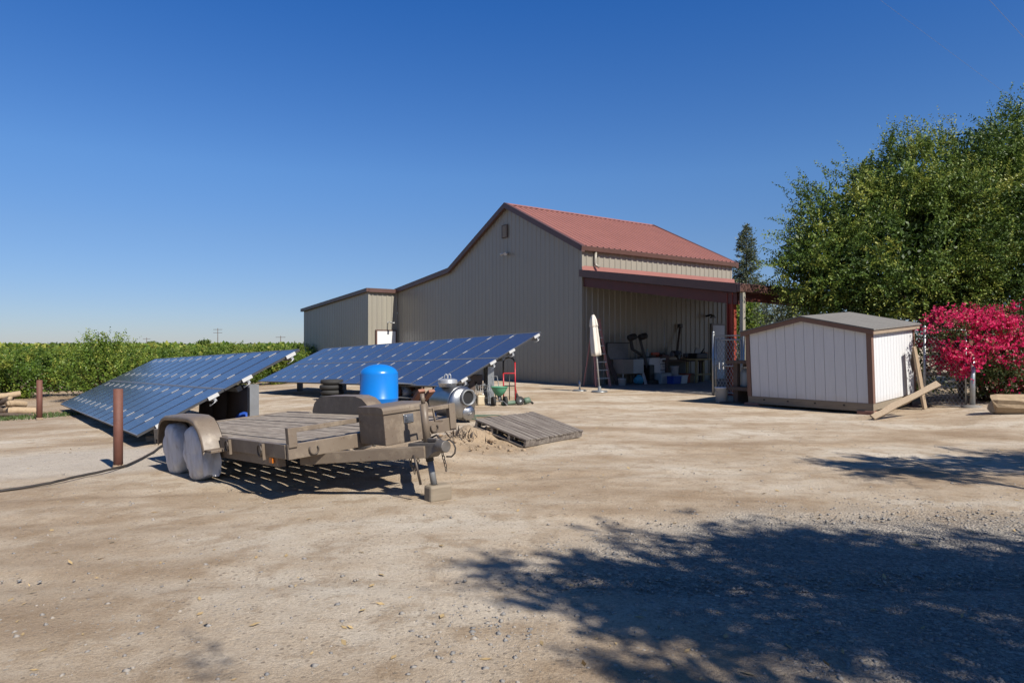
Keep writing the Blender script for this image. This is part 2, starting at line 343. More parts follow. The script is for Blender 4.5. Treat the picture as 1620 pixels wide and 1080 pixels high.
def leaves(name, P, D, L, mat_, parent=None, width=.5, tint=None, up=None):
    P = np.asarray(P, float); D = np.asarray(D, float); n = len(P); D = D/np.linalg.norm(D, axis=1)[:, None]
    L = np.broadcast_to(np.asarray(L, float), (n,)); r = rng.normal(size=(n, 3))
    if up is not None: r = r*.6+np.array(up)
    W = np.cross(D, r); W /= (np.linalg.norm(W, axis=1)[:, None]+1e-9)
    tip = P+D*L[:, None]; mid = P+D*(L*.45)[:, None]; W = W*(L*width*.5)[:, None]
    V = np.stack([P, mid+W, tip, mid-W], 1).reshape(-1, 3)
    me = bpy.data.meshes.new(name); me.vertices.add(4*n); me.loops.add(4*n); me.polygons.add(n)
    me.vertices.foreach_set('co', V.ravel().astype(np.float32)); me.loops.foreach_set('vertex_index', np.arange(4*n, dtype=np.int32))
    me.polygons.foreach_set('loop_start', np.arange(0, 4*n, 4, dtype=np.int32))
    a = me.attributes.new('tint', 'FLOAT', 'FACE')
    a.data.foreach_set('value', (rng.random(n) if tint is None else np.clip(tint, 0, 1)).astype(np.float32))
    me.materials.append(mat_); me.update(calc_edges=True); me.validate()
    o = bpy.data.objects.new(name, me); COL.objects.link(o)
    if parent is not None: o.parent = parent
    return o
def unit(n):
    v = rng.normal(size=(n, 3)); return v/np.linalg.norm(v, axis=1)[:, None]
def shoots(lobes, dens, length, per, leaf, upw=.55, jit=.45, shell=(.62, 1.0), fill=0, tintb=0.0, bundle=0, spread=.25):
    """leafy shoots that leave the lobes' surfaces outward and upward -> leaf points, directions, lengths, tints"""
    Ps = []; Ds = []; Ls = []; Ts = []
    for c, r in lobes:
        c = np.array(c, float); r = np.array(r if hasattr(r, '__len__') else (r, r, r), float)
        ns = max(3, int(dens*4*math.pi*(r.prod()**(2/3)))); d = unit(ns)
        p = c+d*r*rng.uniform(shell[0], shell[1], (ns, 1))**.7
        g = d*.75+np.array([0, 0, upw])+rng.normal(size=(ns, 3))*jit
        ln = rng.uniform(length[0], length[1], ns); tb = np.clip(rng.normal(.42+tintb, .2, ns), 0, 1)
        if bundle:
            nb_ = max(2, ns//bundle); ci = rng.integers(0, nb_, ns); cz = p[:nb_]; kp = vnoise(cz[:, 0]+cz[:, 1]*.37+17*np.sign(r[0]), cz[:, 2]+cz[:, 1]*.53, 1.15) > -.25; ok = np.nonzero(kp)[0] if kp.any() else np.arange(nb_); ci = ok[ci % len(ok)]; p = p[ci]+rng.normal(size=(ns, 3))*spread*.7; g = g[ci]+rng.normal(size=(ns, 3))*.30; tb = np.clip(tb[ci]+rng.normal(size=ns)*.08, 0, 1); ln = ln*(.6+.4*rng.random(ns))
        g /= np.linalg.norm(g, axis=1)[:, None]
        side = np.cross(g, unit(ns)); side /= np.linalg.norm(side, axis=1)[:, None]
        for k in range(per):
            f = (k+rng.random(ns)*.6)/per
            sg = 1 if k % 2 else -1
            q = p+g*(ln*f)[:, None]; q[:, 2] -= .10*ln*f*f
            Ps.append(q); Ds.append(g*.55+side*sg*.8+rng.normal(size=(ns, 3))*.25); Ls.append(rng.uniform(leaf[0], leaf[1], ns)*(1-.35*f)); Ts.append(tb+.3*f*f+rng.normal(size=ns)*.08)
        if fill:
            nf = int(fill*r.prod()*4); d = unit(nf); q = c+d*r*(rng.random((nf, 1))**.5)*.8
            Ps.append(q); Ds.append(unit(nf)); Ls.append(rng.uniform(leaf[0], leaf[1], nf)*1.3); Ts.append(rng.random(nf)*.4)  # inner leaves coloured darker so gaps in the crown look shaded
    return np.concatenate(Ps), np.concatenate(Ds), np.concatenate(Ls), np.concatenate(Ts)
def limb(mb, a, b, r0, r1, seg=5, wob=.08):
    a = Vector(a); b = Vector(b); pts = []; rs = []
    for i in range(seg+1):
        f = i/seg; w = wob*(b-a).length*math.sin(f*math.pi)
        pts.append(a.lerp(b, f)+Vector((random.uniform(-w, w), random.uniform(-w, w), 0))); rs.append(r0+(r1-r0)*f)
    mb.tube(pts, rs, 7)

# ------------------------------------------------------------------ camera, light, sky
cam = bpy.data.cameras.new('camera'); co = bpy.data.objects.new('camera', cam); COL.objects.link(co)
co.location = (0, 0, H); co.rotation_euler = (R(90), 0, 0); cam.lens = 24; cam.sensor_width = 36; cam.sensor_fit = 'HORIZONTAL'
cam.shift_y = 10/1620; cam.clip_end = 5000; cam.clip_start = .05; sc.camera = co
SAZ, SEL = 39, 44
sv = Vector((math.sin(R(SAZ))*math.cos(R(SEL)), -math.cos(R(SAZ))*math.cos(R(SEL)), math.sin(R(SEL))))
sun = bpy.data.lights.new('sun', 'SUN'); sun.energy = 5.0; sun.angle = R(.53); sun.color = (1, .94, .85)
so = bpy.data.objects.new('sun', sun); COL.objects.link(so); so.rotation_euler = sv.to_track_quat('Z', 'Y').to_euler(); so.location = (20, -15, 25)
w = bpy.data.worlds.new('World'); sc.world = w; w.use_nodes = True; nt = w.node_tree
sky = nt.nodes.new('ShaderNodeTexSky'); sky.sky_type = 'NISHITA'; sky.sun_disc = False; sky.sun_elevation = R(SEL); sky.sun_rotation = R(180-SAZ)
sky.altitude = 300; sky.air_density = 1.0; sky.dust_density = .15; sky.ozone_density = 5.0
hs = nt.nodes.new('ShaderNodeHueSaturation'); hs.inputs['Saturation'].default_value = 1.08; nt.links.new(sky.outputs[0], hs.inputs['Color'])
tcw = nt.nodes.new('ShaderNodeTexCoord'); sx_ = nt.nodes.new('ShaderNodeSeparateXYZ'); nt.links.new(tcw.outputs['Generated'], sx_.inputs[0])
tint = ramp(nt, sx_.outputs[2], [(0, (.80, .84, 1.08)), (.06, (.88, .92, 1.16)), (.15, (1.02, 1.09, 1.29)), (.24, (1.05, 1.27, 1.53)), (.45, (.52, 1.11, 1.74)), (.75, (.40, .76, 1.10))], 1)
mt = nt.nodes.new('ShaderNodeMix'); mt.data_type = 'RGBA'; mt.blend_type = 'MULTIPLY'; mt.inputs[0].default_value = 1; nt.links.new(hs.outputs[0], mt.inputs[6]); nt.links.new(tint, mt.inputs[7])
bg = nt.nodes['Background']; nt.links.new(mt.outputs[2], bg.inputs[0]); bg.inputs[1].default_value = .0505
vs_ = sc.view_settings; vs_.view_transform = 'Standard'; vs_.look = 'None'; vs_.exposure = .58; vs_.gamma = 1
sc.cycles.max_bounces = 6; sc.cycles.use_denoising = True

# ------------------------------------------------------------------ ground
def axis(lo, hi, step, far):
    a = list(np.arange(lo, hi+1e-6, step)); s = step; x = hi
    while x < far: s *= 1.28; x += s; a.append(x)
    s = step; x = lo; b = []
    while x > -far: s *= 1.28; x -= s; b.append(x)
    return np.array(b[::-1]+a)
gx = axis(-9, 10, .075, 2500); gy = axis(1.8, 20, .075, 2500)
X, Y = np.meshgrid(gx, gy)
Z = gz_smooth(X, Y)
near = sstep(60, 25, Y)*sstep(45, 20, np.abs(X))
Z = Z + near*(vnoise(X, Y, 1.7)*.035+vnoise(X, Y, .62)*.016+vnoise(X, Y, .27)*.010)
for c0, c1, c2 in ((7.9, .10, .012), (9.55, .10, .012), (5.9, -.03, .02), (4.35, -.03, .02)):
    yc = c0+c1*X+c2*X*X; dd = (Y-yc)/.16
    Z = Z + near*(-.022*np.exp(-dd*dd)+.010*np.exp(-((np.abs(dd)-1.7)/.6)**2))*(.55+1.2*vnoise(X, Y, 1.1))
mm = np.exp(-(((X+.75)/.8)**2+((Y-10.4)/1.0)**2)); Z = Z + mm*(vnoise(X, Y, .22)*.14+vnoise(X, Y, .45)*.12)
nx, ny = len(gx), len(gy)
gme = bpy.data.meshes.new('ground'); gme.vertices.add(nx*ny)
gme.vertices.foreach_set('co', np.stack([X, Y, Z], -1).reshape(-1).astype(np.float32))
idx = np.arange(nx*ny).reshape(ny, nx); q = np.stack([idx[:-1, :-1], idx[:-1, 1:], idx[1:, 1:], idx[1:, :-1]], -1).reshape(-1, 4)
gme.loops.add(q.size); gme.polygons.add(len(q)); gme.loops.foreach_set('vertex_index', q.ravel().astype(np.int32))
gme.polygons.foreach_set('loop_start', np.arange(0, q.size, 4, dtype=np.int32)); gme.polygons.foreach_set('use_smooth', np.ones(len(q), bool))
gme.materials.append(M['ground']); gme.update(calc_edges=True)
go = bpy.data.objects.new('ground', gme); COL.objects.link(go); tag(go, kind='structure')

def rocks(name, P, S, m, flat=.65, label=None):
    n = len(P); base = np.array([(1, 0, 0), (0, 1, 0), (-1, 0, 0), (0, -1, 0), (.1, .1, 1), (-.1, 0, -1), (.62, .62, .45), (-.62, .6, .4), (-.6, -.62, .5), (.6, -.6, .42)])
    tri = [(0, 6, 4), (6, 1, 4), (1, 7, 4), (7, 2, 4), (2, 8, 4), (8, 3, 4), (3, 9, 4), (9, 0, 4), (0, 5, 6), (6, 5, 1), (1, 5, 7), (7, 5, 2), (2, 5, 8), (8, 5, 3), (3, 5, 9), (9, 5, 0)]
    V = base[None]*(1+rng.normal(size=(n, 10, 1))*.16); V = V*(S[:, None, None]*np.stack([rng.uniform(.7, 1.3, n), rng.uniform(.7, 1.3, n), rng.uniform(.45, .9, n)*flat/.65], 1)[:, None, :])
    a = rng.random(n)*6.28; c, s = np.cos(a)[:, None], np.sin(a)[:, None]
    V = np.stack([V[..., 0]*c-V[..., 1]*s, V[..., 0]*s+V[..., 1]*c, V[..., 2]], -1)+P[:, None, :]
    F = (np.array(tri)[None]+np.arange(n)[:, None, None]*10).reshape(-1, 3)
    me = bpy.data.meshes.new(name); me.vertices.add(n*10); me.vertices.foreach_set('co', V.ravel().astype(np.float32))
    me.loops.add(F.size); me.polygons.add(len(F)); me.loops.foreach_set('vertex_index', F.ravel().astype(np.int32)); me.polygons.foreach_set('loop_start', np.arange(0, F.size, 3, dtype=np.int32))
    me.materials.append(m); me.update(calc_edges=True); o = bpy.data.objects.new(name, me); COL.objects.link(o); return o
def ground_pts(n, fn):
    out = []
    while len(out) < n:
        y = 2.6+(rng.random(4000)**1.7)*14; x = (rng.random(4000)*2-1)*(.8*y+.4)
        k = rng.random(4000) < fn(x, y); out += list(zip(x[k], y[k]))
    a = np.array(out[:n]); near = vnoise(a[:, 0], a[:, 1], 1.7)*.035+vnoise(a[:, 0], a[:, 1], .62)*.016+vnoise(a[:, 0], a[:, 1], .27)*.010
    return np.column_stack([a, gz_smooth(a[:, 0], a[:, 1])+near])
def gravel_density(x, y):
    g = sstep(-.9, .9, x-.9*np.abs(y-4.6)+vnoise(x, y, 1.1)*2.2)
    return .05+.9*g*sstep(7.2, 5.6, y)
p = ground_pts(15000, gravel_density); S = .0035+.015*rng.random(len(p))**4
tag(rocks('gravel', p, S, M['stone']), 'loose grey crushed stone strewn over the drive', 'gravel', kind='stuff')
p = ground_pts(420, lambda x, y: .5+0*x); d = rng.normal(size=(len(p), 3)); d[:, 2] = np.abs(d[:, 2])*.15
p[:, 2] += .004
tag(leaves('fallen_leaves', p, d, rng.uniform(.015, .085, len(p)), M['straw'], width=.35, up=(0, 0, 3)), 'dry straw coloured leaves and bark scraps on the dirt', 'leaf litter', kind='stuff')
# clods on the mound beside the pallet
a = rng.normal(size=(200, 2))*np.array([.45, .55])+np.array([-.75, 10.2])
p = np.column_stack([a, gz_smooth(a[:, 0], a[:, 1])+.01]); S = .008+.035*rng.random(len(p))**4
tag(rocks('dirt_clods', p, S, M['clod'], .8), 'crumbly tan clods on the dirt mound by the pallet', 'soil clods', kind='stuff')
a = rng.normal(size=(70, 2))*np.array([.13, .10])+np.array([-.72, 10.15]); p = np.column_stack([a, gz_smooth(a[:, 0], a[:, 1])])
d = rng.normal(size=(len(p), 3))*.5; d[:, 2] = 1
tag(leaves('dry_weeds', p, d, rng.uniform(.06, .2, len(p)), M['browntarp'], width=.12), 'small tuft of dry weeds on the dirt mound', 'weeds', kind='stuff')
# patch of grass by the firewood
a = rng.uniform(-1, 1, (2600, 2)); a = a[(a**2).sum(1) < 1]*np.array([2.2, 1.2])+np.array([-15.4, 20.9]); p = np.column_stack([a, gz_smooth(a[:, 0], a[:, 1])-.02])
d = rng.normal(size=(len(p), 3))*.5; d[:, 2] = 1
tag(leaves('grass', p, d, rng.uniform(.05, .13, len(p)), M['grassblade'], width=.3), 'low green grass in front of the firewood', 'grass', kind='stuff')

# ------------------------------------------------------------------ corrugated sheets
def corr(mb, O, A, Bv, Nv, L, top, bot=None, pitch=.3, rib=.03, brk=(), mi=0, flat=.62):
    """ribbed sheet: corrugation spacing along A (length L), ribs along Bv from bot(s) to top(s), rib height along Nv"""
    O, A, Bv, Nv = map(Vector, (O, A, Bv, Nv)); ss = set()
    prof = [(0, 0), (flat, 0), (flat+.08, 1), (.92, 1), (1.0, 0)]
    k = 0
    while k*pitch < L:
        for f, d in prof[:-1]:
            if k*pitch+f*pitch <= L: ss.add((round(k*pitch+f*pitch, 4), d))
        k += 1
    ss.add((L, 0))
    for b in brk:
        ph = (b/pitch) % 1; ss.add((b, 1 if flat+.08 < ph < .92 else 0))
    ss = sorted(ss); vs = []
    tf = top if callable(top) else (lambda s: top); bf = bot if callable(bot) else (lambda s: bot or 0)
    for s_, d in ss:
        base = O+A*s_+Nv*(d*rib); vs += [base+Bv*bf(s_), base+Bv*tf(s_)]
    mb.add(vs, [(2*i, 2*i+2, 2*i+3, 2*i+1) for i in range(len(ss)-1)], mi)
    return mb
# ------------------------------------------------------------------ barn
barn = empty('metal_barn', (KX, KY, 0), R(35.03), 'tan metal barn with red roof, stepped gable and open lean-to on the right', 'barn')
UL = 9.05
def gtop(t):
    if t <= 5: return 5.40+(7.80-5.40)*t/5
    if t <= 10: return 7.80-(7.80-5.40)*(t-5)/5
    return 5.40-(t-10)*(.62/6.15)
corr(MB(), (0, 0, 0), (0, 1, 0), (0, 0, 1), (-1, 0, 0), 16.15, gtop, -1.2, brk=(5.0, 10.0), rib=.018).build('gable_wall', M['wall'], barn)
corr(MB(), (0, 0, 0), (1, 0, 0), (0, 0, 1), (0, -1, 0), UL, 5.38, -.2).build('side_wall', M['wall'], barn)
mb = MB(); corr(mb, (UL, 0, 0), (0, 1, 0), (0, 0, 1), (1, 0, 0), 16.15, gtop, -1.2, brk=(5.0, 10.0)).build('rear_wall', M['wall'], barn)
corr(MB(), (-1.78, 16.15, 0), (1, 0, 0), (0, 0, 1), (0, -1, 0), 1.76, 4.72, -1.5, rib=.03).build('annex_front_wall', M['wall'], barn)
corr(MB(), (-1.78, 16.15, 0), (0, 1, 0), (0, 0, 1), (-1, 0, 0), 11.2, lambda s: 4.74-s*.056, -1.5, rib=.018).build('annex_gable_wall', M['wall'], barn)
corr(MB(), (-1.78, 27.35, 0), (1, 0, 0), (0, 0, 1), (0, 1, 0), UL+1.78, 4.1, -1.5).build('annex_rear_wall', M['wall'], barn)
# corner trims
for q in ((-.045, .06, -.045, -.033, -.1, 5.3), (-.045, -.033, -.033, .07, -.1, 5.3), (-1.825, -1.7, 16.10, 16.112, -1, 4.7), (-1.825, -1.813, 16.112, 16.2, -1, 4.7)): MB().box(*q).build('corner_trim', M['wall'], barn)
mb = MB(); mb.box(-.06, -.034, -.02, 16.1, -.3, .1); mb.build('base_trim', M['vent'], barn)
# roofs (t = local y)
sl = math.hypot(5, 2.4); c5, s5 = 5/sl, 2.4/sl
mb = MB(); corr(mb, (-.14, 5, 7.84), (1, 0, 0), (0, -c5, -s5), (0, -s5, c5), UL+.3, sl+.10, pitch=.3, rib=.035, flat=.7)
mb.build('main_roof', M['redroof'], barn)
mb = MB(); corr(mb, (-.14, 5, 7.84), (1, 0, 0), (0, c5, -s5), (0, s5, c5), UL+.3, sl+.05, pitch=.3, rib=.035, flat=.7); mb.build('rear_roof', M['redroof'], barn)
mb = MB(); mb.add([(-.15, 5.16, 7.80), (UL+.17, 5.16, 7.80), (UL+.17, 5, 7.895), (-.15, 5, 7.895), (UL+.17, 4.84, 7.80), (-.15, 4.84, 7.80)], [(0, 1, 2, 3), (3, 2, 4, 5)]); mb.build('ridge_cap', M['redroof'], barn)
mb = MB(); lw = math.hypot(6.15, .62); corr(mb, (-.1, 10, 5.45), (1, 0, 0), (0, 6.15/lw, -.62/lw), (0, .1, 1), UL+.2, lw); mb.build('lower_roof', M['redroof'], barn)
mb = MB(); corr(mb, (-1.9, 16.0, 4.80), (1, 0, 0), (0, 1, -.056), (0, .05, 1), UL+2, 11.5); mb.build('annex_roof', M['redroof'], barn)
# rake trims, a thick band just outside each gable
def rake(pts, x0, x1, up, dn, name):
    mb = MB()
    for (t0, z0), (t1, z1) in zip(pts[:-1], pts[1:]):
        mb.hexa([Vector(q) for q in ((x0, t0, z0-dn), (x1, t0, z0-dn), (x1, t1, z1-dn), (x0, t1, z1-dn), (x0, t0, z0+up), (x1, t0, z0+up), (x1, t1, z1+up), (x0, t1, z1+up))])
    return mb.build(name, M['brown'], barn)
rake([(-.2, 5.30), (5, 7.82), (10, 5.42), (16.16, 4.80)], -.20, -.04, .08, .16, 'rake_trim')
rake([(-.2, 5.30), (5, 7.82), (10, 5.42), (16.16, 4.80)], UL+.04, UL+.2, .08, .16, 'rake_trim')
rake([(16.0, 4.76), (27.5, 4.12)], -1.97, -1.82, .08, .12, 'rake_trim')
mb = MB(); mb.box(-1.82, -.2, 15.97, 16.14, 4.62, 4.84); mb.build('annex_fascia', M['brown'], barn)
mb = MB(); mb.hexa([Vector(q) for q in ((-.2, -.20, 5.19), (UL+.2, -.20, 5.19), (UL+.2, -.06, 5.19), (-.2, -.06, 5.19), (-.2, -.23, 5.37), (UL+.2, -.23, 5.37), (UL+.2, -.06, 5.38), (-.2, -.06, 5.38))]); mb.build('gutter', M['brown'], barn, bevel=.015)
mb = MB(); mb.box(.02, UL, -.058, -.034, 5.22, 5.30); mb.build('soffit', M['wall'], barn)
mb = MB(); mb.tube([(.58, -.13, 5.22), (.58, -.10, 4.80), (.59, -.12, 4.68), (.68, -.24, 4.60)], .055, 8); mb.build('downspout', M['wall'], barn)
mb = MB(); mb.box(-.06, -.03, 4.98, 5.34, 6.40, 6.92)
for k in range(6): mb.box(-.085, -.06, 5.02, 5.30, 6.45+k*.08, 6.49+k*.08)
vo = mb.build('wall_vent', M['vent'], barn)
mb = MB()
for q in ((4.95, 5.37, 6.37, 6.40), (4.95, 5.37, 6.92, 6.95), (4.95, 4.98, 6.40, 6.92), (5.34, 5.37, 6.40, 6.92)): mb.box(-.075, -.031, *q)
mb.build('vent_frame', M['oldtimber'], vo)
mb = MB(); mb.lathe([(.05, 0), (.07, .02), (.07, .05)], 12, X=Matrix.Translation((-.03, 5.0, 5.66)) @ Matrix.Rotation(R(-90), 4, 'Y'))
for dy, ddy in ((-.06, -.5), (.06, .5)): mb.tube([(-.10, 5+dy, 5.68), (-.17, 5+dy*2, 5.66), (-.27, 5+dy*3, 5.60)], [.03, .05, .075], 10)
mb.build('flood_lamp', M['alu_white'], barn)
d = MB(); d.box(-1.40, -.12, 16.02, 16.115, -.9, 2.52); do = d.build('door_frame', M['brown'], barn)
d = MB(); d.box(-1.32, -.20, 15.995, 16.018, -.9, 2.44); d.build('door', M['white'], barn)
mb = MB(); mb.tube([(-.62, 16.1, 2.95), (-.62, 15.8, 2.97), (-.62, 15.62, 2.93)], .022, 8); mb.box(-.68, -.56, 15.35, 15.66, 2.88, 2.93); mb.box(-.66, -.58, 16.08, 16.13, 2.90, 3.0); mb.build('wall_lamp', M['alu_white'], barn)
# lean-to
LS = .1515; LT = 7.0; Z0 = 4.45
mb = MB(); ll = math.hypot(LT+.1, LS*(LT+.1)); corr(mb, (-.12, 0, Z0), (1, 0, 0), (0, -(LT+.1)/ll, -LS*(LT+.1)/ll), (0, -.15, 1), UL+.3, ll, rib=.035, flat=.7); mb.build('lean_to_roof', M['redroof'], barn)
mb = MB(); mb.add([(-.05, -.04, 4.64), (UL+.1, -.04, 4.64), (UL+.1, -.075, Z0), (-.05, -.075, Z0)], [(0, 1, 2, 3)]); mb.build('flashing', M['redroof'], barn)
def leanband(x0, x1, d0, d1, m, name, y0=-.02, y1=-LT):
    mb = MB(); z = lambda y: Z0+LS*y
    mb.hexa([Vector(q) for q in ((x0, y1, z(y1)-d1), (x1, y1, z(y1)-d1), (x1, y0, z(y0)-d1), (x0, y0, z(y0)-d1), (x0, y1, z(y1)-d0), (x1, y1, z(y1)-d0), (x1, y0, z(y0)-d0), (x0, y0, z(y0)-d0))])
    return mb.build(name, m, barn)
leanband(-.17, -.11, -.03, .24, M['brown'], 'lean_to_fascia', y1=-LT-.12)
for x in (.10, 4.5, UL-.1): leanband(x-.08, x+.08, .26, .60, M['redsteel'], 'rafter', y0=-.05)
mb = MB()
for k in range(6):
    y = -.5-k*1.2; mb.box(-.08, UL+.1, y-.03, y+.03, Z0+LS*y-.23, Z0+LS*y-.03)
mb.build('purlins', M['redsteel'], barn)
ze = Z0-LS*LT
mb = MB(); mb.box(-.17, UL+.2, -LT-.26, -LT-.125, ze-.24, ze+.0); mb.build('lean_to_gutter', M['brown'], barn, bevel=.012)
mb = MB(); mb.box(.3, UL, -LT-.08, -LT+.02, ze-.5, ze-.26); mb.build('eave_beam', M['redsteel'], barn)
for x in (.10, 4.5, UL-.1):
    mb = MB(); y = -LT+.25; mb.box(x-.10, x+.10, y-.10, y-.085, 0, ze-.24); mb.box(x-.10, x+.10, y+.085, y+.10, 0, ze-.24); mb.box(x-.012, x+.012, y-.085, y+.085, 0, ze-.24); mb.build('column', M['redcol_lit'], barn)
mb = MB(); mb.box(-.02, .1, -LT-.24, -LT-.13, 0, ze-.24); mb.build('lean_to_downspout', M['wall'], barn)
d = MB(); d.box(7.50, 8.46, -.08, -.036, .06, 2.58); d.build('door_frame', M['vent'], barn)
d = MB(); d.box(7.58, 8.38, -.10, -.082, .06, 2.50); d.build('door', M['white'], barn)
mb = MB(); mb.tube([(7.2, -.04, 2.9), (7.2, -.3, 2.95), (7.2, -.42, 2.86)], [.05, .04, .08], 8); mb.box(7.05, 7.35, -.45, -.36, 2.8, 2.86); mb.build('wall_lamp', M['dark'], barn)
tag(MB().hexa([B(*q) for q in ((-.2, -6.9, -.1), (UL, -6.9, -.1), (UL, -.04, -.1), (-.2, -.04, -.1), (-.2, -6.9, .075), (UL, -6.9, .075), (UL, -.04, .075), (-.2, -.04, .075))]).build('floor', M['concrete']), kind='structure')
FZ = .075
# ------------------------------------------------------------------ things under the lean-to
def U(px, t=-.5):             # barn u for a photo column at depth t
    r = (px-810)/1080; return (r*(KY+t*GD[1])-(KX+t*GD[0]))/(SD[0]-r*SD[1])
BA = R(35.03)
def under(name, px, t, label, cat, group=None, z=FZ):
    return empty(name, B(U(px, t), t, z), BA, label, cat, group)
e = under('step_ladder', 953, -1.1, 'tall red-railed stepladder standing behind the closed umbrella', 'ladder')
for s in (-1, 1):
    MB().beam((s*.34, -.05, 0), (s*.16, .35, 2.45), .09, .04).build('rail', M['ladder'], e)
    MB().beam((s*.26, .75, 0), (s*.13, .40, 2.30), .05, .025).build('rear_rail', M['ladder'], e)
for k in range(1, 8):
    f = k/8; wv = .32-.17*f; MB().box(-wv, wv, -.05+.4*f-.05, -.05+.4*f+.05, 2.4*f-.02, 2.4*f+.02).build('step', M['alu'], e)
MB().box(-.17, .17, .28, .46, 2.45, 2.50).build('ladder_top', M['ladder'], e)
e = under('leaning_board', 966, -.35, 'dark brown board leaning on the wall right of the ladder', 'board')
MB().hexa([Vector(q) for q in ((.0, -.35, 0), (.25, -.35, 0), (.25, -.30, 0), (0, -.30, 0), (-.45, .24, 1.65), (-.20, .24, 1.65), (-.20, .28, 1.65), (-.45, .28, 1.65))]).build('board', M['oldtimber'], e)
e = under('utility_sink', 992, -.55, 'old metal sink cabinet on thin legs with a back panel', 'sink')
MB().box(-.52, .05, -.3, .25, .42, .98).build('basin', M['vent'], e, .01); MB().box(.052, .62, -.3, .25, .42, .98).build('cabinet', M['tub'], e, .01)
for x in (-.48, .56):
    for y in (-.26, .2): MB().box(x, x+.04, y, y+.04, 0, .418).build('leg', M['galv'], e)
MB().box(-.75, .35, .30, .33, .98, 1.6).build('back_panel', M['greysteel'], e)
mb = MB(); mb.beam((-.80, .28, 1.62), (.4, .28, 1.62), .03, .03); mb.beam((-.80, .28, 0), (-.80, .28, 1.6), .03, .03); mb.build('panel_frame', M['dark'], e)
def bucket(name, loc, h, r, m, label, group=None):
    e = empty(name, loc, 0, label, 'bucket', group)
    mb = MB(); mb.lathe([(r*.86, 0), (r, h), (r*1.06, h), (r*1.06, h*.93), (r*1.0, h*.92)], 18); mb.lathe([(r*.97, h), (r*.85, .02)], 18); mb.build('pail', m, e)
    mb = MB(); mb.tube([(r*1.06*math.cos(a), -r*.2*math.sin(a)-r*.6*math.sin(a), h*.9-.02-.10*math.sin(a)) for a in np.linspace(0, math.pi, 9)], .005, 5); mb.build('handle', M['galv'], e); return e
bucket('bucket', B(U(984, -1.0), -1.0, FZ), .26, .15, M['white'], 'small white bucket under the metal sink cabinet')
e = under('plastic_basin', 1005, -.95, 'cyan plastic tub turned on its side under the sink', 'tub'); mb = MB(); mb.lathe([(.10, 0), (.19, .24), (.2, .24), (.2, .22)], 16, X=Matrix.Translation((0, 0, .15)) @ Matrix.Rotation(R(80), 4, 'Y')); mb.lathe([(.18, .24), (.09, .02)], 16, X=Matrix.Translation((0, 0, .15)) @ Matrix.Rotation(R(80), 4, 'Y')); mb.build('tub_shell', M['cyan'], e)
for i, (dx, lab) in enumerate(((0, 'white plank leaning against the sink cabinet, the taller of two'), (.09, 'white plank leaning against the sink cabinet, the shorter of two'))):
    e = under('leaning_plank', 1014, -.75, lab, 'plank', 'white planks by the sink'); MB().hexa([Vector(q) for q in ((dx, -.2, 0), (dx+.06, -.2, 0), (dx+.06, -.17, 0), (dx, -.17, 0), (dx+.02, .1, .82-i*.1), (dx+.08, .1, .82-i*.1), (dx+.08, .13, .82-i*.1), (dx+.02, .13, .82-i*.1))]).build('plank', M['white'], e)
e = under('exercise_machine', 1020, -.75, 'black two-armed workout machine with padded rollers, against the wall', 'exercise machine')
mb = MB(); mb.beam((.25, -.1, .1), (-.10, .2, 1.86), .13, .10); mb.build('mast', M['dark'], e)
mb = MB(); mb.beam((-.62, .2, 1.84), (.02, .2, 1.86), .08, .06); mb.build('cross_arm', M['dark'], e)
for x, z in ((-.60, 1.84), (.0, 1.87)):
    mb = MB(); mb.lathe([(.02, -.17), (.12, -.16), (.13, 0), (.12, .16), (.02, .17)], 14, X=Matrix.Translation((x, .1, z)) @ Matrix.Rotation(R(78), 4, 'Y')); mb.build('roller_pad', M['rubber'], e)
mb = MB(); mb.beam((-.60, .2, 1.82), (-.52, .15, 1.36), .15, .1); mb.beam((-.52, .15, 1.36), (.0, .1, 1.12), .09, .08); mb.build('lever', M['dark'], e)
mb = MB(); mb.box(-.05, .6, -.3, .3, 0, .16); mb.box(.08, .34, -.2, .2, .16, .75); mb.build('base', M['dark'], e, .02)
e = under('drawer_cabinet', 1032, -.45, 'white low cabinet with a column of drawers at its right', 'cabinet')
MB().box(-.46, .16, -.28, .26, .02, 1.02).build('carcass', M['white'], e, .008)
for k in range(4):
    dr = MB().box(.17, .46, -.30, .26, .05+k*.245, .27+k*.245).build('drawer', M['white'], e, .006); MB().box(.27, .36, -.325, -.302, .17+k*.245, .19+k*.245).build('handle', M['greysteel'], dr)
MB().box(-.48, .48, -.32, .28, 1.03, 1.06).build('top_board', M['dark'], e)
e = under('spray_bottle', 1024, -.5, 'pale squeeze bottle standing on the white drawer cabinet', 'bottle', z=FZ+1.06)
mb = MB(); mb.lathe([(.05, 0), (.055, .02), (.055, .17), (.02, .23), (.02, .26)], 12); mb.build('bottle_body', M['tub'], e); MB().lathe([(.022, .262), (.012, .32)], 10).build('cap', M['cyan'], e)
e = under('power_drill', 1039, -.5, 'orange power tool lying on the white drawer cabinet', 'tool', z=FZ+1.06); mb = MB(); mb.box(-.3, .1, -.06, .06, .06, .18); mb.box(-.02, .08, -.05, .05, 0, .06); mb.build('tool_body', M['orange'], e, .02); MB().tube([(.1, 0, .12), (.35, 0, .12)], [.045, .02], 8).build('chuck', M['dark'], e)
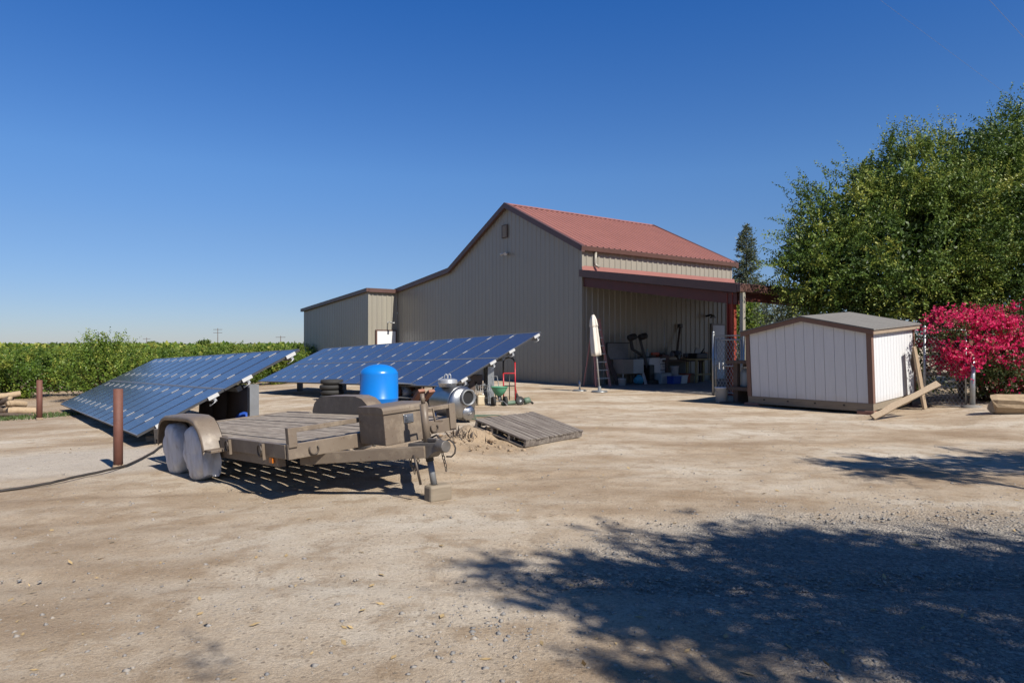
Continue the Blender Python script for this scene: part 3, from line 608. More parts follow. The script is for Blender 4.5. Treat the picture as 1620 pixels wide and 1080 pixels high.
def tub(name, px, t, wx, wy, h, m, label, cat='tub', group=None, lid=None):
    e = under(name, px, t, label, cat, group); q = .88
    mb = MB(); mb.hexa([Vector(v) for v in ((-wx*q, -wy*q, 0), (wx*q, -wy*q, 0), (wx*q, wy*q, 0), (-wx*q, wy*q, 0), (-wx, -wy, h), (wx, -wy, h), (wx, wy, h), (-wx, wy, h))]); mb.build('tub_body', m, e, .015)
    mb = MB(); o = wx+.02; p = wy+.02; mb.box(-o, o, -p, p, h+.002, h+.03); mb.build('lid' if lid else 'rim', lid or m, e, .008); return e
tub('storage_tub', 1048, -1.0, .30, .22, .40, M['tub'], 'cloudy grey storage tub in front of the white cabinet')
e = under('work_bench', 1071, -.55, 'long dark workbench piled with tools along the wall', 'workbench')
MB().box(-1.1, 1.25, -.4, .42, .86, .94).build('bench_top', M['oldtimber'], e)
for x in (-1.0, 1.05):
    for y in (-.34, .32): MB().box(x, x+.09, y, y+.09, 0, .858).build('leg', M['oldtimber'], e)
MB().box(-.88, 1.04, -.3, .3, .25, .30).build('shelf', M['oldtimber'], e)
MB().box(-1.0, 1.1, .33, .36, .32, .84).build('back_board', M['dark'], e)
clut = [('toolbox', 1049, .2, .14, .2, 'redsteel', 'dull red toolbox'), ('paint_can', 1056, .09, .09, .2, 'greysteel', 'grey paint can'), ('rag_heap', 1062, .26, .16, .14, 'jug', 'beige heap of rags'), ('bench_grinder', 1068, .16, .12, .34, 'dark', 'tall black bench grinder'), ('plastic_jar', 1073, .1, .1, .2, 'tub', 'cloudy plastic jar'), ('parts_tray', 1080, .2, .16, .1, 'cardboard', 'brown parts tray'), ('bench_vise', 1086, .12, .1, .26, 'greysteel', 'grey bench vise')]
for nm, px, a, b_, h, mk, lab in clut:
    e = under(nm, px, -.6, lab+' on the long dark workbench', 'tool' if 'b' == nm[0] else 'container', z=FZ+.94)
    if nm == 'paint_can': MB().lathe([(a, 0), (a, h), (a*1.05, h+.01), (a*.9, h+.012)], 14).build('can', M[mk], e); MB().tube([(-a, 0, h*.9), (0, -.04, h+.08), (a, 0, h*.9)], .006, 5).build('handle', M['galv'], e)
    elif nm == 'plastic_jar': MB().lathe([(a, 0), (a, h*.75), (a*.6, h*.9)], 14).build('jar', M[mk], e); MB().lathe([(a*.65, h*.9), (a*.65, h*1.05)], 12).build('lid', M['white'], e)
    elif nm == 'rag_heap': MB().lathe([(a, 0), (a*.95, h*.5), (a*.6, h*.9), (.01, h)], 14, jit=.25).build('cloth', M[mk], e)
    elif nm == 'bench_grinder':
        MB().lathe([(.08, -.14), (.10, -.12), (.10, .12), (.08, .14)], 14, X=Matrix.Translation((0, 0, .2)) @ Matrix.Rotation(R(90), 4, 'Y')).build('motor', M[mk], e); MB().box(-.1, .1, -.1, .1, 0, .11).build('base', M[mk], e)
        for s in (-1, 1): MB().lathe([(.12, -.02), (.12, .02)], 16, X=Matrix.Translation((s*.2, 0, .2)) @ Matrix.Rotation(R(90), 4, 'Y')).build('wheel', M['greysteel'], e)
    elif nm == 'bench_vise':
        MB().box(-.1, .1, -.1, .1, 0, .08).build('base', M[mk], e); MB().box(-.06, .06, -.16, -.02, .082, .26).build('jaw', M[mk], e); MB().box(-.06, .06, .0, .14, .082, .26).build('jaw', M[mk], e); MB().tube([(-.12, -.2, .12), (.12, -.2, .12)], .012, 6).build('handle', M['galv'], e)
    else:
        MB().box(-a, a, -b_, b_, 0, h).build('case', M[mk], e, .015); MB().tube([(-a*.5, 0, h), (-a*.4, 0, h+.06), (a*.4, 0, h+.06), (a*.5, 0, h)], .012, 6).build('handle', M['dark'], e)
e = under('chainsaw_pole', 1070, -.3, 'dark long-handled tool leaning on the wall above the workbench', 'tool', z=FZ+.94)
MB().tube([(-.1, -.1, .1), (.45, .2, 1.35)], .045, 8).build('shaft', M['oldtimber'], e); MB().box(-.32, .12, -.2, .05, 0, .36).build('head', M['dark'], e, .05); MB().box(.36, .56, .12, .24, 1.34, 1.5).build('grip', M['dark'], e, .03)
bucket('bucket', B(U(1067, -.95), -.95, FZ+.30), .38, .17, M['white'], 'white bucket on the shelf under the dark workbench')
tub('storage_bin', 1066, -1.35, .24, .2, .28, M['bluebin'], 'deep blue bin on the floor before the workbench')
tub('storage_bin', 1077, -1.3, .2, .2, .30, M['white'], 'white bin on the floor right of the blue bin')
tub('storage_bin', 1084, -1.05, .16, .16, .34, M['orange'], 'red bin on the floor beside the cardboard box')
tub('cardboard_box', 1089, -.9, .2, .16, .34, M['cardboard'], 'brown cardboard box on the floor under the workbench end', 'box')
e = under('work_table', 1107, -1.1, 'light wooden sawhorse table at the right end of the wall', 'table')
MB().box(-.62, .62, -.32, .32, .92, .98).build('table_top', M['lightwood'], e)
for x in (-.54, .46):
    for y in (-.28, .2): MB().box(x, x+.08, y, y+.08, 0, .918).build('leg', M['lightwood'], e)
MB().box(-.46, .46, -.26, -.21, .30, .37).build('stretcher', M['lightwood'], e)
e = under('table_saw', 1106, -1.1, 'black saw machine sitting on the light wooden table', 'tool', z=FZ+.98)
MB().box(-.42, .25, -.24, .24, 0, .22).build('housing', M['dark'], e, .03); MB().lathe([(.17, -.03), (.17, .03)], 18, X=Matrix.Translation((-.1, 0, .28)) @ Matrix.Rotation(R(90), 4, 'X')).build('blade_guard', M['greysteel'], e); MB().tube([(.1, 0, .2), (.32, 0, .4)], .03, 8).build('handle', M['dark'], e)
e = under('shop_radio', 1115, -1.1, 'small brown radio on the light wooden table, right of the saw', 'radio', z=FZ+.98); MB().box(-.1, .1, -.1, .1, 0, .26).build('case', M['cardboard'], e, .02); MB().lathe([(.06, 0), (.06, .01)], 14, X=Matrix.Translation((0, -.102, .13)) @ Matrix.Rotation(R(90), 4, 'X')).build('dial', M['dark'], e)
e = under('coiled_hose', 1049, -.12, 'pale cord hanging in a loop on the ribbed wall', 'cord', z=1.4); MB().tube([(0, -.06, 1.3), (0, -.07, .1), (.05, -.07, 0), (.13, -.07, .05), (.14, -.07, .3)], .014, 6).build('cord', M['galv'], e)
# closed umbrella and spare stand
b = G(948.5, 620); T = at(938.5, 498, b.y+.05)
e = empty('patio_umbrella', b, 0, 'closed cream patio umbrella leaning left on a flat round base', 'umbrella')
ax = (T-b); L = ax.length; Xa = along((0, 0, 0), ax)
MB().lathe([(.27, 0), (.28, .02), (.26, .045), (.06, .06), (.05, .2)], 26).build('base', M['galv'], e)
MB().tube([(0, 0, .1), tuple(ax*.9)], .024, 10).build('pole', M['alu'], e)
def fold(prof, n=40):
    mb = MB(); vs = []; m = len(prof)
    for r, z in prof:
        for k in range(n):
            a = 2*math.pi*k/n; f = 1+.20*math.cos(5*a+z*.6)+.08*math.cos(11*a+z*3); vs.append(Xa @ Vector((r*f*math.cos(a), r*f*math.sin(a), z)))
    fs = [(i*n+k, i*n+(k+1) % n, (i+1)*n+(k+1) % n, (i+1)*n+k) for i in range(m-1) for k in range(n)]; fs += [tuple(reversed(range(n)))]
    mb.add(vs, fs, 0, True); return mb
fold([(.06, L-1.40), (.150, L-1.38), (.152, L-1.25), (.140, L-.8), (.118, L-.45), (.098, L-.32), (.078, L-.12), (.03, L-.02), (.005, L)]).build('canopy', M['fabric'], e)
fold([(.125, L-.40), (.132, L-.38), (.10, L-.16), (.045, L-.01), (.005, L+.015)]).build('vent_flap', M['fabric'], e)
MB().lathe([(.02, 0), (.03, .03), (.01, .08)], 10, X=Xa @ Matrix.Translation((0, 0, L))).build('finial', M['dark'], e)
p = G(917, 618); e = empty('umbrella_stand', p, 0, 'empty umbrella stand, flat plate and short tube, at the barn corner', 'umbrella stand')
MB().lathe([(.25, 0), (.25, .02), (.22, .04), (.03, .05)], 24).build('base', M['galv'], e); MB().tube([(0, 0, .05), (0, 0, .36)], .032, 10).build('tube', M['alu'], e)

# ------------------------------------------------------------------ solar arrays
def solar(A, az, tilt, roll, S, Ln, label, posts, lip):
    al0 = Vector((-math.cos(az), math.sin(az), 0)); up0 = Vector((math.sin(az), math.cos(az), 0))
    xa = (al0*math.cos(roll)+Vector((0, 0, math.sin(roll)))).normalized()
    ya = (up0*math.cos(tilt)+Vector((0, 0, math.sin(tilt)))).normalized(); za = ya.cross(xa).normalized()
    if za.z < 0: za = -za
    X = frame(A, xa, ya, za)
    e = empty('solar_array', A, 0, label, 'solar array', 'ground-mounted solar arrays', X=X)
    # the local frame is left handed (x runs away to the left), so rebuild it right handed: origin at far end
    x2 = -xa; O = A+xa*Ln; X = frame(O, x2, ya, x2.cross(ya)); e.matrix_world = X
    n = 14; pw = Ln/n; ph = S/2; rows = (S*.13, S*.43, S*.64, S*.93)
    proto = None; gap = .012
    for r in range(2):
        for c in range(n):
            if proto is None:
                w2, h2 = pw-gap, ph-gap; fw = .022
                mb = MB(); mb.add([(fw, fw, -.004), (w2-fw, fw, -.004), (w2-fw, h2-fw, -.004), (fw, h2-fw, -.004)], [(0, 1, 2, 3)], 0)
                for q in ((0, w2, 0, fw), (0, w2, h2-fw, h2), (0, fw, fw, h2-fw), (w2-fw, w2, fw, h2-fw)): mb.box(q[0], q[1], q[2], q[3], -.042, -.0015, 2); mb.add([(q[0], q[2], 0), (q[1], q[2], 0), (q[1], q[3], 0), (q[0], q[3], 0)], [(0, 1, 2, 3)], 3 if q[1]-q[0] > .1 else 1)
                mb.add([(fw, fw, -.012), (fw, h2-fw, -.012), (w2-fw, h2-fw, -.012), (w2-fw, fw, -.012)], [(0, 1, 2, 3)], 2)
                proto = mb.build('solar_panel', [M['cells'], M[lip], M['backsheet'], M['frame']], e); me = proto.data
                o = proto
                cm = MB(); cm.box(-.016-gap/2, .016-gap/2, -.085, .085, .001, .007); cmesh = cm.build('clamp', M['alu_white'], o).data; first = o.children[0]
                for o2 in [first]: COL.objects.unlink(o2); bpy.data.objects.remove(o2)
            else:
                o = proto.copy(); COL.objects.link(o); o.parent = e
            o.location = (c*pw+gap/2, r*ph+gap/2, 0)
            if c > 0:
                for yy in (rows[2*r]-r*ph, rows[2*r+1]-r*ph):
                    k = bpy.data.objects.new('clamp', cmesh); COL.objects.link(k); k.parent = o; k.location = (0, yy, 0)
    for yy in rows:
        rl = MB(); rl.beam((-.05, yy, -.09), (Ln+.03, yy, -.09), .05, .08, up=(0, 0, 1)); ro = rl.build('rail', M['alu'], e)
        MB().box(Ln+.004, Ln+.045, yy-.10, yy+.10, -.06, .006).build('end_clip', M['alu_white'], ro)
        b2 = MB(); b2.tube([(Ln+.03, yy, -.065), (Ln+.12, yy-.04, -.12), (Ln+.06, yy-.14, -.15), (Ln-.05, yy-.10, -.14)], .006, 5); b2.build('bracket', M['alu'], ro)
    Xi = X.inverted()
    for px_, yy, wd, m in posts:   # posts: along from right end, y up the slope
        xx = Ln-px_; tp = X @ Vector((xx, yy, -.18)); g = gz(tp.x, tp.y)
        f = MB(); f.box(-wd/2, wd/2, -.012, .012, g-.2-tp.z, 0); f.box(-wd/2, wd/2, -wd*.55, -wd*.55+.02, g-.2-tp.z, 0); f.box(-wd/2, wd/2, wd*.55-.02, wd*.55, g-.2-tp.z, 0)
        Rz = Matrix.Translation(tp) @ Matrix.Rotation(R(35), 4, 'Z'); f.build('post', M[m], e, X=Xi @ Rz)
    bm = MB(); bm.beam((.3, rows[2]-.15, -.17), (Ln-.25, rows[2]-.15, -.17), .10, .10); bm.beam((.3, rows[0]+.3, -.17), (Ln-.25, rows[0]+.3, -.17), .08, .08); bm.build('cross_beam', M['greysteel'], e)
    return e, X, Xi
a1, X1, X1i = solar(Vector((-6.50, 12.0, -.01)), R(51.7), R(27.2), R(-1.61), 3.3, 14.45, 'left tilted solar array, paler blue, behind the brown trailer', [(-.02, 2.16, .17, 'greysteel'), (4.5, 1.83, .16, 'greysteel'), (9, 1.83, .16, 'greysteel'), (13, 1.83, .16, 'greysteel')], 'frame_dark')
tp = X1 @ Vector((14.45-.02, 2.16, -.18)); lo = X1 @ Vector((14.45-.3, .55, -.2))
mb = MB(); mb.beam(tp+Vector((0, 0, -.72)), lo+Vector((0, 0, -.02)), .07, .07); mb.build('brace', M['galv'], a1, X=X1i)
a2, X2, X2i = solar(Vector((-1.45, 17.06, .56)), R(52.4), R(25.2), R(-1.82), 3.3, 15.6, 'right tilted solar array, deeper blue, in front of the barn gable', [(.55, 1.65, .2, 'galv'), (5.4, 1.65, .2, 'greysteel'), (10.2, 1.65, .2, 'greysteel'), (14.8, 1.65, .2, 'greysteel')], 'frame')

# ------------------------------------------------------------------ trailer
def rot3(yaw, pitch, roll):
    c, s = math.cos, math.sin
    Zm = Matrix(((c(yaw), -s(yaw), 0), (s(yaw), c(yaw), 0), (0, 0, 1))); Ym = Matrix(((c(pitch), 0, -s(pitch)), (0, 1, 0), (s(pitch), 0, c(pitch)))); Xm = Matrix(((1, 0, 0), (0, c(roll), -s(roll)), (0, s(roll), c(roll))))
    return (Zm @ Ym @ Xm).to_4x4()
XT = Matrix.Translation((-1.475, 7.478, .595)) @ rot3(-.8326, .0538, .0657)
tr = empty('flatbed_trailer', (0, 0, 0), 0, 'brown tandem-axle flatbed trailer with plank deck and toolbox on its tongue', 'trailer', X=XT)
TM = M['trailer']; HW = .995
mb = MB(); nb = 10; bw = 2*HW/nb
for k in range(nb):
    y0 = -HW+k*bw; dz = random.uniform(-.006, .006); mb.box(-4.55+random.uniform(-.02, .02), -.004, y0+.009, y0+bw-.009, -.04+dz, dz)
mb.build('deck', M['plank'], tr)
for s in (-1, 1):
    mb = MB(); y0, y1 = sorted((s*(HW+.003), s*(HW+.055)))
    mb.box(-1.84, -.02, y0, y1, -.135, .012); mb.box(-4.55, -3.72, y0, y1, -.135, .012)
    y0, y1 = sorted((s*(HW-.10), s*(HW-.02))); mb.box(-4.5, -.38, y0, y1, -.255, -.138)
    mb.build('side_rail', TM, tr, .006)
    for x in (-.55, -1.5):
        mb = MB(); y0, y1 = sorted((s*(HW+.055), s*(HW+.085))); mb.box(x-.035, x+.035, y0, y1, -.17, .0); mb.build('stake_pocket', TM, tr)
        mb = MB(); mb.tube([(x+.05*math.cos(a), s*(HW+.10), -.07+.062*math.sin(a)) for a in np.linspace(0, 2*math.pi, 13)], .009, 6, cap=False); mb.build('tie_down_ring', M['ring'], tr)
    MB().box(-.56, -.48, *sorted((s*(HW-.02), s*(HW+.005))), -.215, -.165).build('marker_light', M['amber'], tr)
for x in np.linspace(-4.4, -.4, 9): MB().box(x-.03, x+.03, -HW+.1, HW-.1, -.15, -.045).build('cross_member', TM, tr)
mb = MB(); mb.box(0, .045, -HW-.05, HW+.05, -.14, .012); mb.build('front_plate', TM, tr, .006)
mb = MB(); mb.box(-4.62, -4.556, -HW-.05, HW+.05, -.2, .012); mb.build('rear_plate', TM, tr, .006)
mb = MB(); mb.beam((.03, -HW, .15), (.03, HW, .15), .05, .05)
for y in (-HW, HW): mb.box(-.005, .065, y-.045, y+.045, -.02 if y < 0 else -.12, .178)
mb.build('front_rail', TM, tr, .005)
for y in (-.78, .72):
    mb = MB(); mb.tube([(.06, y+.05*math.cos(a), -.07+.055*math.sin(a)) for a in np.linspace(R(150), R(390), 11)], .008, 6); mb.build('tie_down_ring', M['ring'], tr)
# fenders
prof = [(-.90, -.10), (-.86, .05), (-.78, .155), (-.66, .225), (-.50, .262), (-.25, .268), (.25, .268), (.50, .262), (.68, .225), (.80, .15), (.89, .04), (.95, -.12)]
def fender(s):
    xc = -2.8+(.08 if s > 0 else 0); mb = MB(); ya, yb = s*1.0, s*1.245
    out = [Vector((xc+x, 0, z)) for x, z in prof]; n = len(out); vs = []
    for p_ in out: vs += [(p_.x, ya, p_.z), (p_.x, yb-s*.02, p_.z), (p_.x, yb, p_.z-.015)]
    inn = [(xc+x*.985, z-.03) for x, z in prof]
    for x, z in inn: vs += [(x, yb, z-.03), (x, yb-s*.02, z), (x, ya, z)]
    fs = []
    for i in range(n-1):
        for j in range(2): fs.append((3*i+j, 3*i+3+j, 3*i+4+j, 3*i+1+j))
        k = 3*n; fs.append((3*i+2, 3*i+5, k+3*i+3, k+3*i))
        for j in range(2): fs.append((k+3*i+j, k+3*i+3+j, k+3*i+4+j, k+3*i+1+j))
    mb.add(vs, fs, 0, True)
    # inner plate towards the deck
    pl = [(xc+x, ya, z) for x, z in prof]; mb.add(pl+[(x, ya-s*.006, z) for x, _, z in pl], [tuple(range(n)), tuple(reversed(range(n, 2*n)))], 0)
    o = mb.build('fender', TM, tr)
    st = MB(); st.box(xc+.93, xc+1.16, *sorted((ya, yb-s*.02)), -.145, -.115); st.box(xc+.93, xc+1.12, *sorted((ya, ya+s*.01)), -.115, .02); st.build('step', TM, o, .004)
fender(-1); fender(1)
def wheel(dx, s):
    yo = s*1.215; yi = s*1.01; XW = Matrix.Translation((-2.8+dx, yo, -.19)) @ Matrix.Rotation(R(90)*s, 4, 'X')
    rr = .325; d = .205
    t = MB(); t.lathe([(.12, .02), (.27, .012), (.305, .03), (rr-.004, .05), (rr-.004, d-.05), (.30, d-.01), (.12, d)], 36, X=XW); wo = t.build('wheel', M['rubber'], tr)
    c = MB(); n = 44; vs = []
    pr = [(.004, -.028), (.10, -.026), (.20, -.02), (.275, -.012), (.318, .008), (.337, .04), (.340, .09), (.338, .15), (.335, .185), (.31, .20)]
    for i, (r_, z_) in enumerate(pr):
        for k in range(n):
            a = 2*math.pi*k/n; wr = .004*math.sin(9*a+i*.9)+.003*math.sin(17*a-i*1.7+dx*9); f = r_/.34; fold_ = (.013*math.sin(5*a+1.3*dx+i*.5)+.008*math.sin(11*a+i)+.005*math.sin(23*a))*f*f
            p_ = Vector((r_*math.cos(a)*(1+wr*f), r_*math.sin(a)*(1+wr*f), z_+(fold_ if i < 6 else fold_*.3))); vs.append(XW @ p_)
    fs = [(i*n+k, i*n+(k+1) % n, (i+1)*n+(k+1) % n, (i+1)*n+k) for i in range(len(pr)-1) for k in range(n)]
    c.add(vs, fs, 0, True); c.build('wheel_cover', M['canvas'], wo)
    if s < 0:
        sk = MB(); cx_ = -2.8+dx; vs = []   # loose skirt of the cover hanging in front of the tread
        for i in range(7):
            f = i/6; x = cx_+.30+.07*math.sin(f*2.4)+.03*f; z = .02-.47*f
            for j in range(6):
                y = yo+(yi-yo)*j/5; vs.append((x+.022*math.sin(j*2.1+i)+.012*math.sin(j*5+i*2), y, z+.02*math.sin(j*1.3)))
        sk.add(vs, [(i*6+j, i*6+j+1, i*6+j+7, i*6+j+6) for i in range(6) for j in range(5)], 0, True)
        if dx > 0: sk.build('cover_skirt', M['canvas'], wo)
for s in (-1, 1):
    for dx in (.43, -.43): wheel(dx, s)
for dx in (.43, -.43): MB().tube([(-2.8+dx, -1.0, -.19), (-2.8+dx, 1.0, -.19)], .04, 8).build('axle', M['rubber'], tr)
# tongue, coupler, jack
for s in (-1, 1):
    mb = MB(); a = Vector((-.25, s*.78, -.195)); b_ = Vector((.98, s*.06, -.165)); mb.beam(a, b_, .07, .115); mb.build('tongue_beam', TM, tr, .006)
mb = MB(); vs = []
for x, hw_, z0_, z1_ in ((.72, .11, -.17, -.09), (.86, .10, -.22, -.085), (1.0, .075, -.23, -.08), (1.10, .06, -.17, -.075), (1.18, .052, -.15, -.085)):
    vs += [(x, -hw_, z0_), (x, hw_, z0_), (x, hw_*.8, z1_), (x, -hw_*.8, z1_)]
fs = [(i*4+j, i*4+(j+1) % 4, i*4+4+(j+1) % 4, i*4+4+j) for i in range(4) for j in range(4)]+[(3, 2, 1, 0), (16, 17, 18, 19)]
mb.add(vs, fs); mb.tube([(1.12, 0, -.11), (1.24, 0, -.11)], [.062, .058], 12); mb.box(.95, 1.12, -.02, .02, -.075, -.04); mb.build('coupler', M['couple'], tr, .006)
mb = MB(); jx = .93; mb.tube([(jx-.012, 0, .30), (jx, 0, -.08)], .038, 12); jo = mb.build('jack', TM, tr)
mb = MB(); mb.tube([(jx-.018, 0, .40), (jx-.013, 0, .302)], .022, 10); mb.build('jack_cap', TM, jo)
mb = MB(); mb.tube([(jx, 0, -.08), (jx+.02, 0, -.27)], .040, 12); mb.tube([(jx+.02, 0, -.27), (jx+.055, 0, -.50)], .032, 12, mi=1); mb.build('jack_leg', [M['dark'], M['greysteel']], jo)
mb = MB(); mb.tube([(jx-.03, .03, .24), (jx-.03, .12, .245), (jx-.02, .13, .11), (jx-.02, .22, .10)], .011, 8); mb.build('jack_crank', TM, jo)
mb = MB(); mb.tube([(1.16, .03, -.08), (1.23, .05, -.05), (1.28, .06, -.085), (1.305, .06, -.13), (1.295, .055, -.18), (1.25, .045, -.215), (1.19, .03, -.215)], .008, 8); mb.tube([(.86, .05, -.07), (1.0, .07, -.02), (1.16, .03, -.08)], .010, 8); mb.build('wiring_cable', M['cable'], tr)
def chain(pts, name):
    mb = MB(); pts = [Vector(q) for q in pts]; seg = []
    for a, b_ in zip(pts[:-1], pts[1:]):
        n = max(1, int((b_-a).length/.035)); seg += [a.lerp(b_, i/n) for i in range(n)]
    for i, c_ in enumerate(seg):
        X_ = Matrix.Translation(c_) @ Matrix.Rotation(R(90*(i % 2)+20), 4, 'Z'); mb.tube([X_ @ Vector((.013*math.cos(a), 0, .023*math.sin(a))) for a in np.linspace(0, 2*math.pi, 9)], .005, 5, cap=False)
    mb.build(name, M['ring'], tr)
chain([(.80, -.13, -.15), (.82, -.14, -.28), (.86, -.13, -.36), (.89, -.12, -.28), (.92, -.10, -.22)], 'safety_chain')
chain([(1.12, .03, -.16), (1.16, .03, -.30), (1.17, .03, -.38)], 'safety_chain')
mb = MB(); mb.tube([(.78, -.10, -.18), (.92, -.16, -.20), (.96, -.17, -.28), (.99, -.16, -.47)], .013, 7); mb.build('stand_rod', M['ring'], tr)
# toolbox on the tongue
mb = MB(); mb.box(.075, .58, -.26, .27, -.10, .235); tbx = mb.build('toolbox', TM, tr, .008)
mb = MB(); vs = []
lp = [(.06, .225), (.06, .27), (.12, .296), (.5, .296), (.575, .285), (.598, .255), (.598, .218)]
for y in (-.275, .285): vs += [(x, y, z) for x, z in lp]
n = len(lp); mb.add(vs, [tuple(range(n)), tuple(reversed(range(n, 2*n)))]+[(i, n+i, n+(i+1) % n, (i+1) % n) for i in range(n)]); mb.build('lid', TM, tbx, .004)
mb = MB(); mb.box(.582, .592, -.03, .09, .10, .19); mb.box(.592, .60, -.005, .065, .115, .175); mb.build('latch', M['steel'], tbx, .004)
# block under the jack
f = XT @ Vector((.985, 0, -.50)); g = gz(f.x, f.y)
e = empty('wood_block', Vector((f.x, f.y, g)), R(38), 'squared timber block under the trailer jack', 'wood block')
MB().box(-.08, .17, -.072, .072, -.02, max(.10, f.z-g-.003)).build('timber', M['skid'], e, .025)
# reddish boards lying on the front corner of the deck
for i, (y, lab) in enumerate(((.42, 'reddish board leaning on the trailer front rail, nearer the toolbox'), (.56, 'reddish board leaning on the trailer front rail, nearer the steel tank'))):
    e = empty('red_board', (0, 0, 0), 0, lab, 'board', 'red boards on the trailer', X=XT @ Matrix.Translation((.0, y+.08, .012)))
    MB().beam((-.42, .10-.04*i, .03), (.10, .06, .37-.02*i), .085, .035).build('plank', M['redlumber'], e, .004)
# ------------------------------------------------------------------ blue pressure tank
p = Vector((-2.17, 11.15, gz(-2.17, 11.15)))
e = empty('pressure_tank', p, 0, 'glossy blue upright pressure tank standing behind the trailer', 'tank')
mb = MB(); r = .308; pr = [(.20, .0), (.21, .10), (r-.06, .13), (r-.012, .19), (r, .27)]+[(r, .72), (r+.004, .725), (r+.004, .74), (r, .745), (r, 1.12)]+[(r*math.cos(a), 1.12+.165*math.sin(a)) for a in np.linspace(R(8), R(88), 12)]+[(.004, 1.286)]
mb.lathe(pr, 48); mb.build('shell', M['blue'], e)
MB().lathe([(.21, -.03), (.215, .0), (.215, .095)], 36).build('foot_ring', M['dark'], e)
MB().tube([(0, -.1, .06), (0, -.34, .06), (0, -.36, .0)], .02, 8).build('inlet_pipe', M['galv'], e)
# ------------------------------------------------------------------ stainless tank
c = at(716, 635, 13.9); ax = Vector((.60, -.80, 0)); a = c-ax*.42; b_ = c+ax*.36
e = empty('steel_tank', Vector((c.x, c.y, gz(c.x, c.y))), 0, 'dented stainless steel tank on its side with an open round port', 'tank')
Ti = Matrix.Translation((-c.x, -c.y, -gz(c.x, c.y))); rr = .325
mb = MB(); mb.lathe([(.004, -.14), (.15, -.12), (.25, -.06), (rr, .02), (rr, .74), (rr+.006, .745), (rr+.006, .77), (rr, .775)], 40, X=Ti @ along(a, b_)); mb.build('shell', M['steel'], e)
mb = MB(); mb.lathe([(rr, .775), (rr-.02, .81), (.25, .86), (.13, .885), (.004, .892)], 40, X=Ti @ along(a, b_)); mb.build('end_cap', M['steel'], e)
ee = b_+ax*.06; rt = Vector((.8, .6, 0)); upv = Vector((0, 0, 1))
k0 = ee+upv*.11+rt*.05; mb = MB(); XX = Ti @ along(k0-ax*.05, k0+ax*.1); mb.lathe([(.165, 0), (.165, .15), (.160, .165), (.138, .165), (.132, .12)], 28, X=XX); po = mb.build('port', M['greysteel'], e); MB().lathe([(.132, .122), (.004, .12)], 28, X=XX).build('port_opening', M['dark'], po)
k1 = ee-upv*.20+rt*.10; mb = MB(); XX = Ti @ along(k1-ax*.08, k1+ax*.1); mb.lathe([(.15, 0), (.15, .11), (.14, .125), (.11, .13), (.07, .155), (.004, .16)], 28, X=XX); lo_ = mb.build('port_cover', M['steel'], e); mb = MB(); mb.tube([XX @ Vector((-.06, 0, .14)), XX @ Vector((-.06, 0, .19)), XX @ Vector((.06, 0, .19)), XX @ Vector((.06, 0, .14))], .009, 6); mb.build('handle', M['steel'], lo_)
ct = c+Vector((-.10, 0, .30)); XX = Ti @ Matrix.Translation(ct); mb = MB(); mb.lathe([(.18, 0), (.18, .06), (.20, .07), (.20, .10), (.19, .11), (.20, .12), (.19, .145), (.13, .165), (.004, .17)], 32, X=XX); ho = mb.build('manhole_lid', M['alu'], e)
mb = MB()
for dx in (-.035, .035): mb.tube([XX @ Vector((dx-.03, 0, .16)), XX @ Vector((dx-.025, 0, .24)), XX @ Vector((dx, 0, .265)), XX @ Vector((dx+.025, 0, .24)), XX @ Vector((dx+.03, 0, .16))], .010, 6)
mb.build('handle', M['alu'], ho)
for q, s in ((.1, -1), (.1, 1), (.7, -1), (.7, 1)):
    f = a+ax*q+rt*s*.2; mb = MB(); mb.tube([Ti @ Vector((f.x, f.y, c.z-.2)), Ti @ Vector((f.x, f.y, gz(f.x, f.y)-.05))], .03, 8); mb.build('leg', M['steel'], e)
# coiled pale hose by the tank
p = G(738, 663); e = empty('garden_hose', p, 0, 'pale green hose lying in loops beside the steel tank', 'hose'); mb = MB(); mb.tube([((.10+.03*t)*math.cos(t*2.2)*1.9+.06*t, (.10+.03*t)*math.sin(t*2.2)*1.5, .02+.004*t) for t in np.linspace(0, 8, 70)], .012, 6); mb.build('hose', M['darkgreen'], e)
# ------------------------------------------------------------------ pallet
PA = Vector((-.50, 10.72, .225)); PB = Vector((.19, 10.12, .005)); PC = Vector((1.16, 11.32, .01))
yb = (PC-PB).normalized(); xb = (PA-PB); xl = xb.length+.12; xb.normalize(); xb = (xb-yb*xb.dot(yb)).normalized(); zb = yb.cross(xb)
if zb.z < 0: zb = -zb
x2 = -xb; XP = frame(PB+xb*xl, x2, yb, x2.cross(yb)); Wd = (PC-PB).length
e = empty('wooden_pallet', (0, 0, 0), 0, 'weathered wooden pallet tilted on the dirt mound', 'pallet', X=XP)
for x in (.02, .33*xl, .66*xl, xl-.045): MB().box(x, x+.038, .01, Wd-.01, .020, .108).build('stringer', M['palletw'], e)
n = 13; bw = Wd/n
for k in range(n): MB().box(random.uniform(-.015, .01), xl+random.uniform(-.01, .012), k*bw+.007, (k+1)*bw-.009, .11, .130+random.uniform(-.003, .003)).build('deck_board', M['palletw'], e)
for k in (0, 4, 8, 12): MB().box(0, xl-.05, k*bw+.005, (k+1)*bw-.005, .0, .018).build('bottom_board', M['palletw'], e)
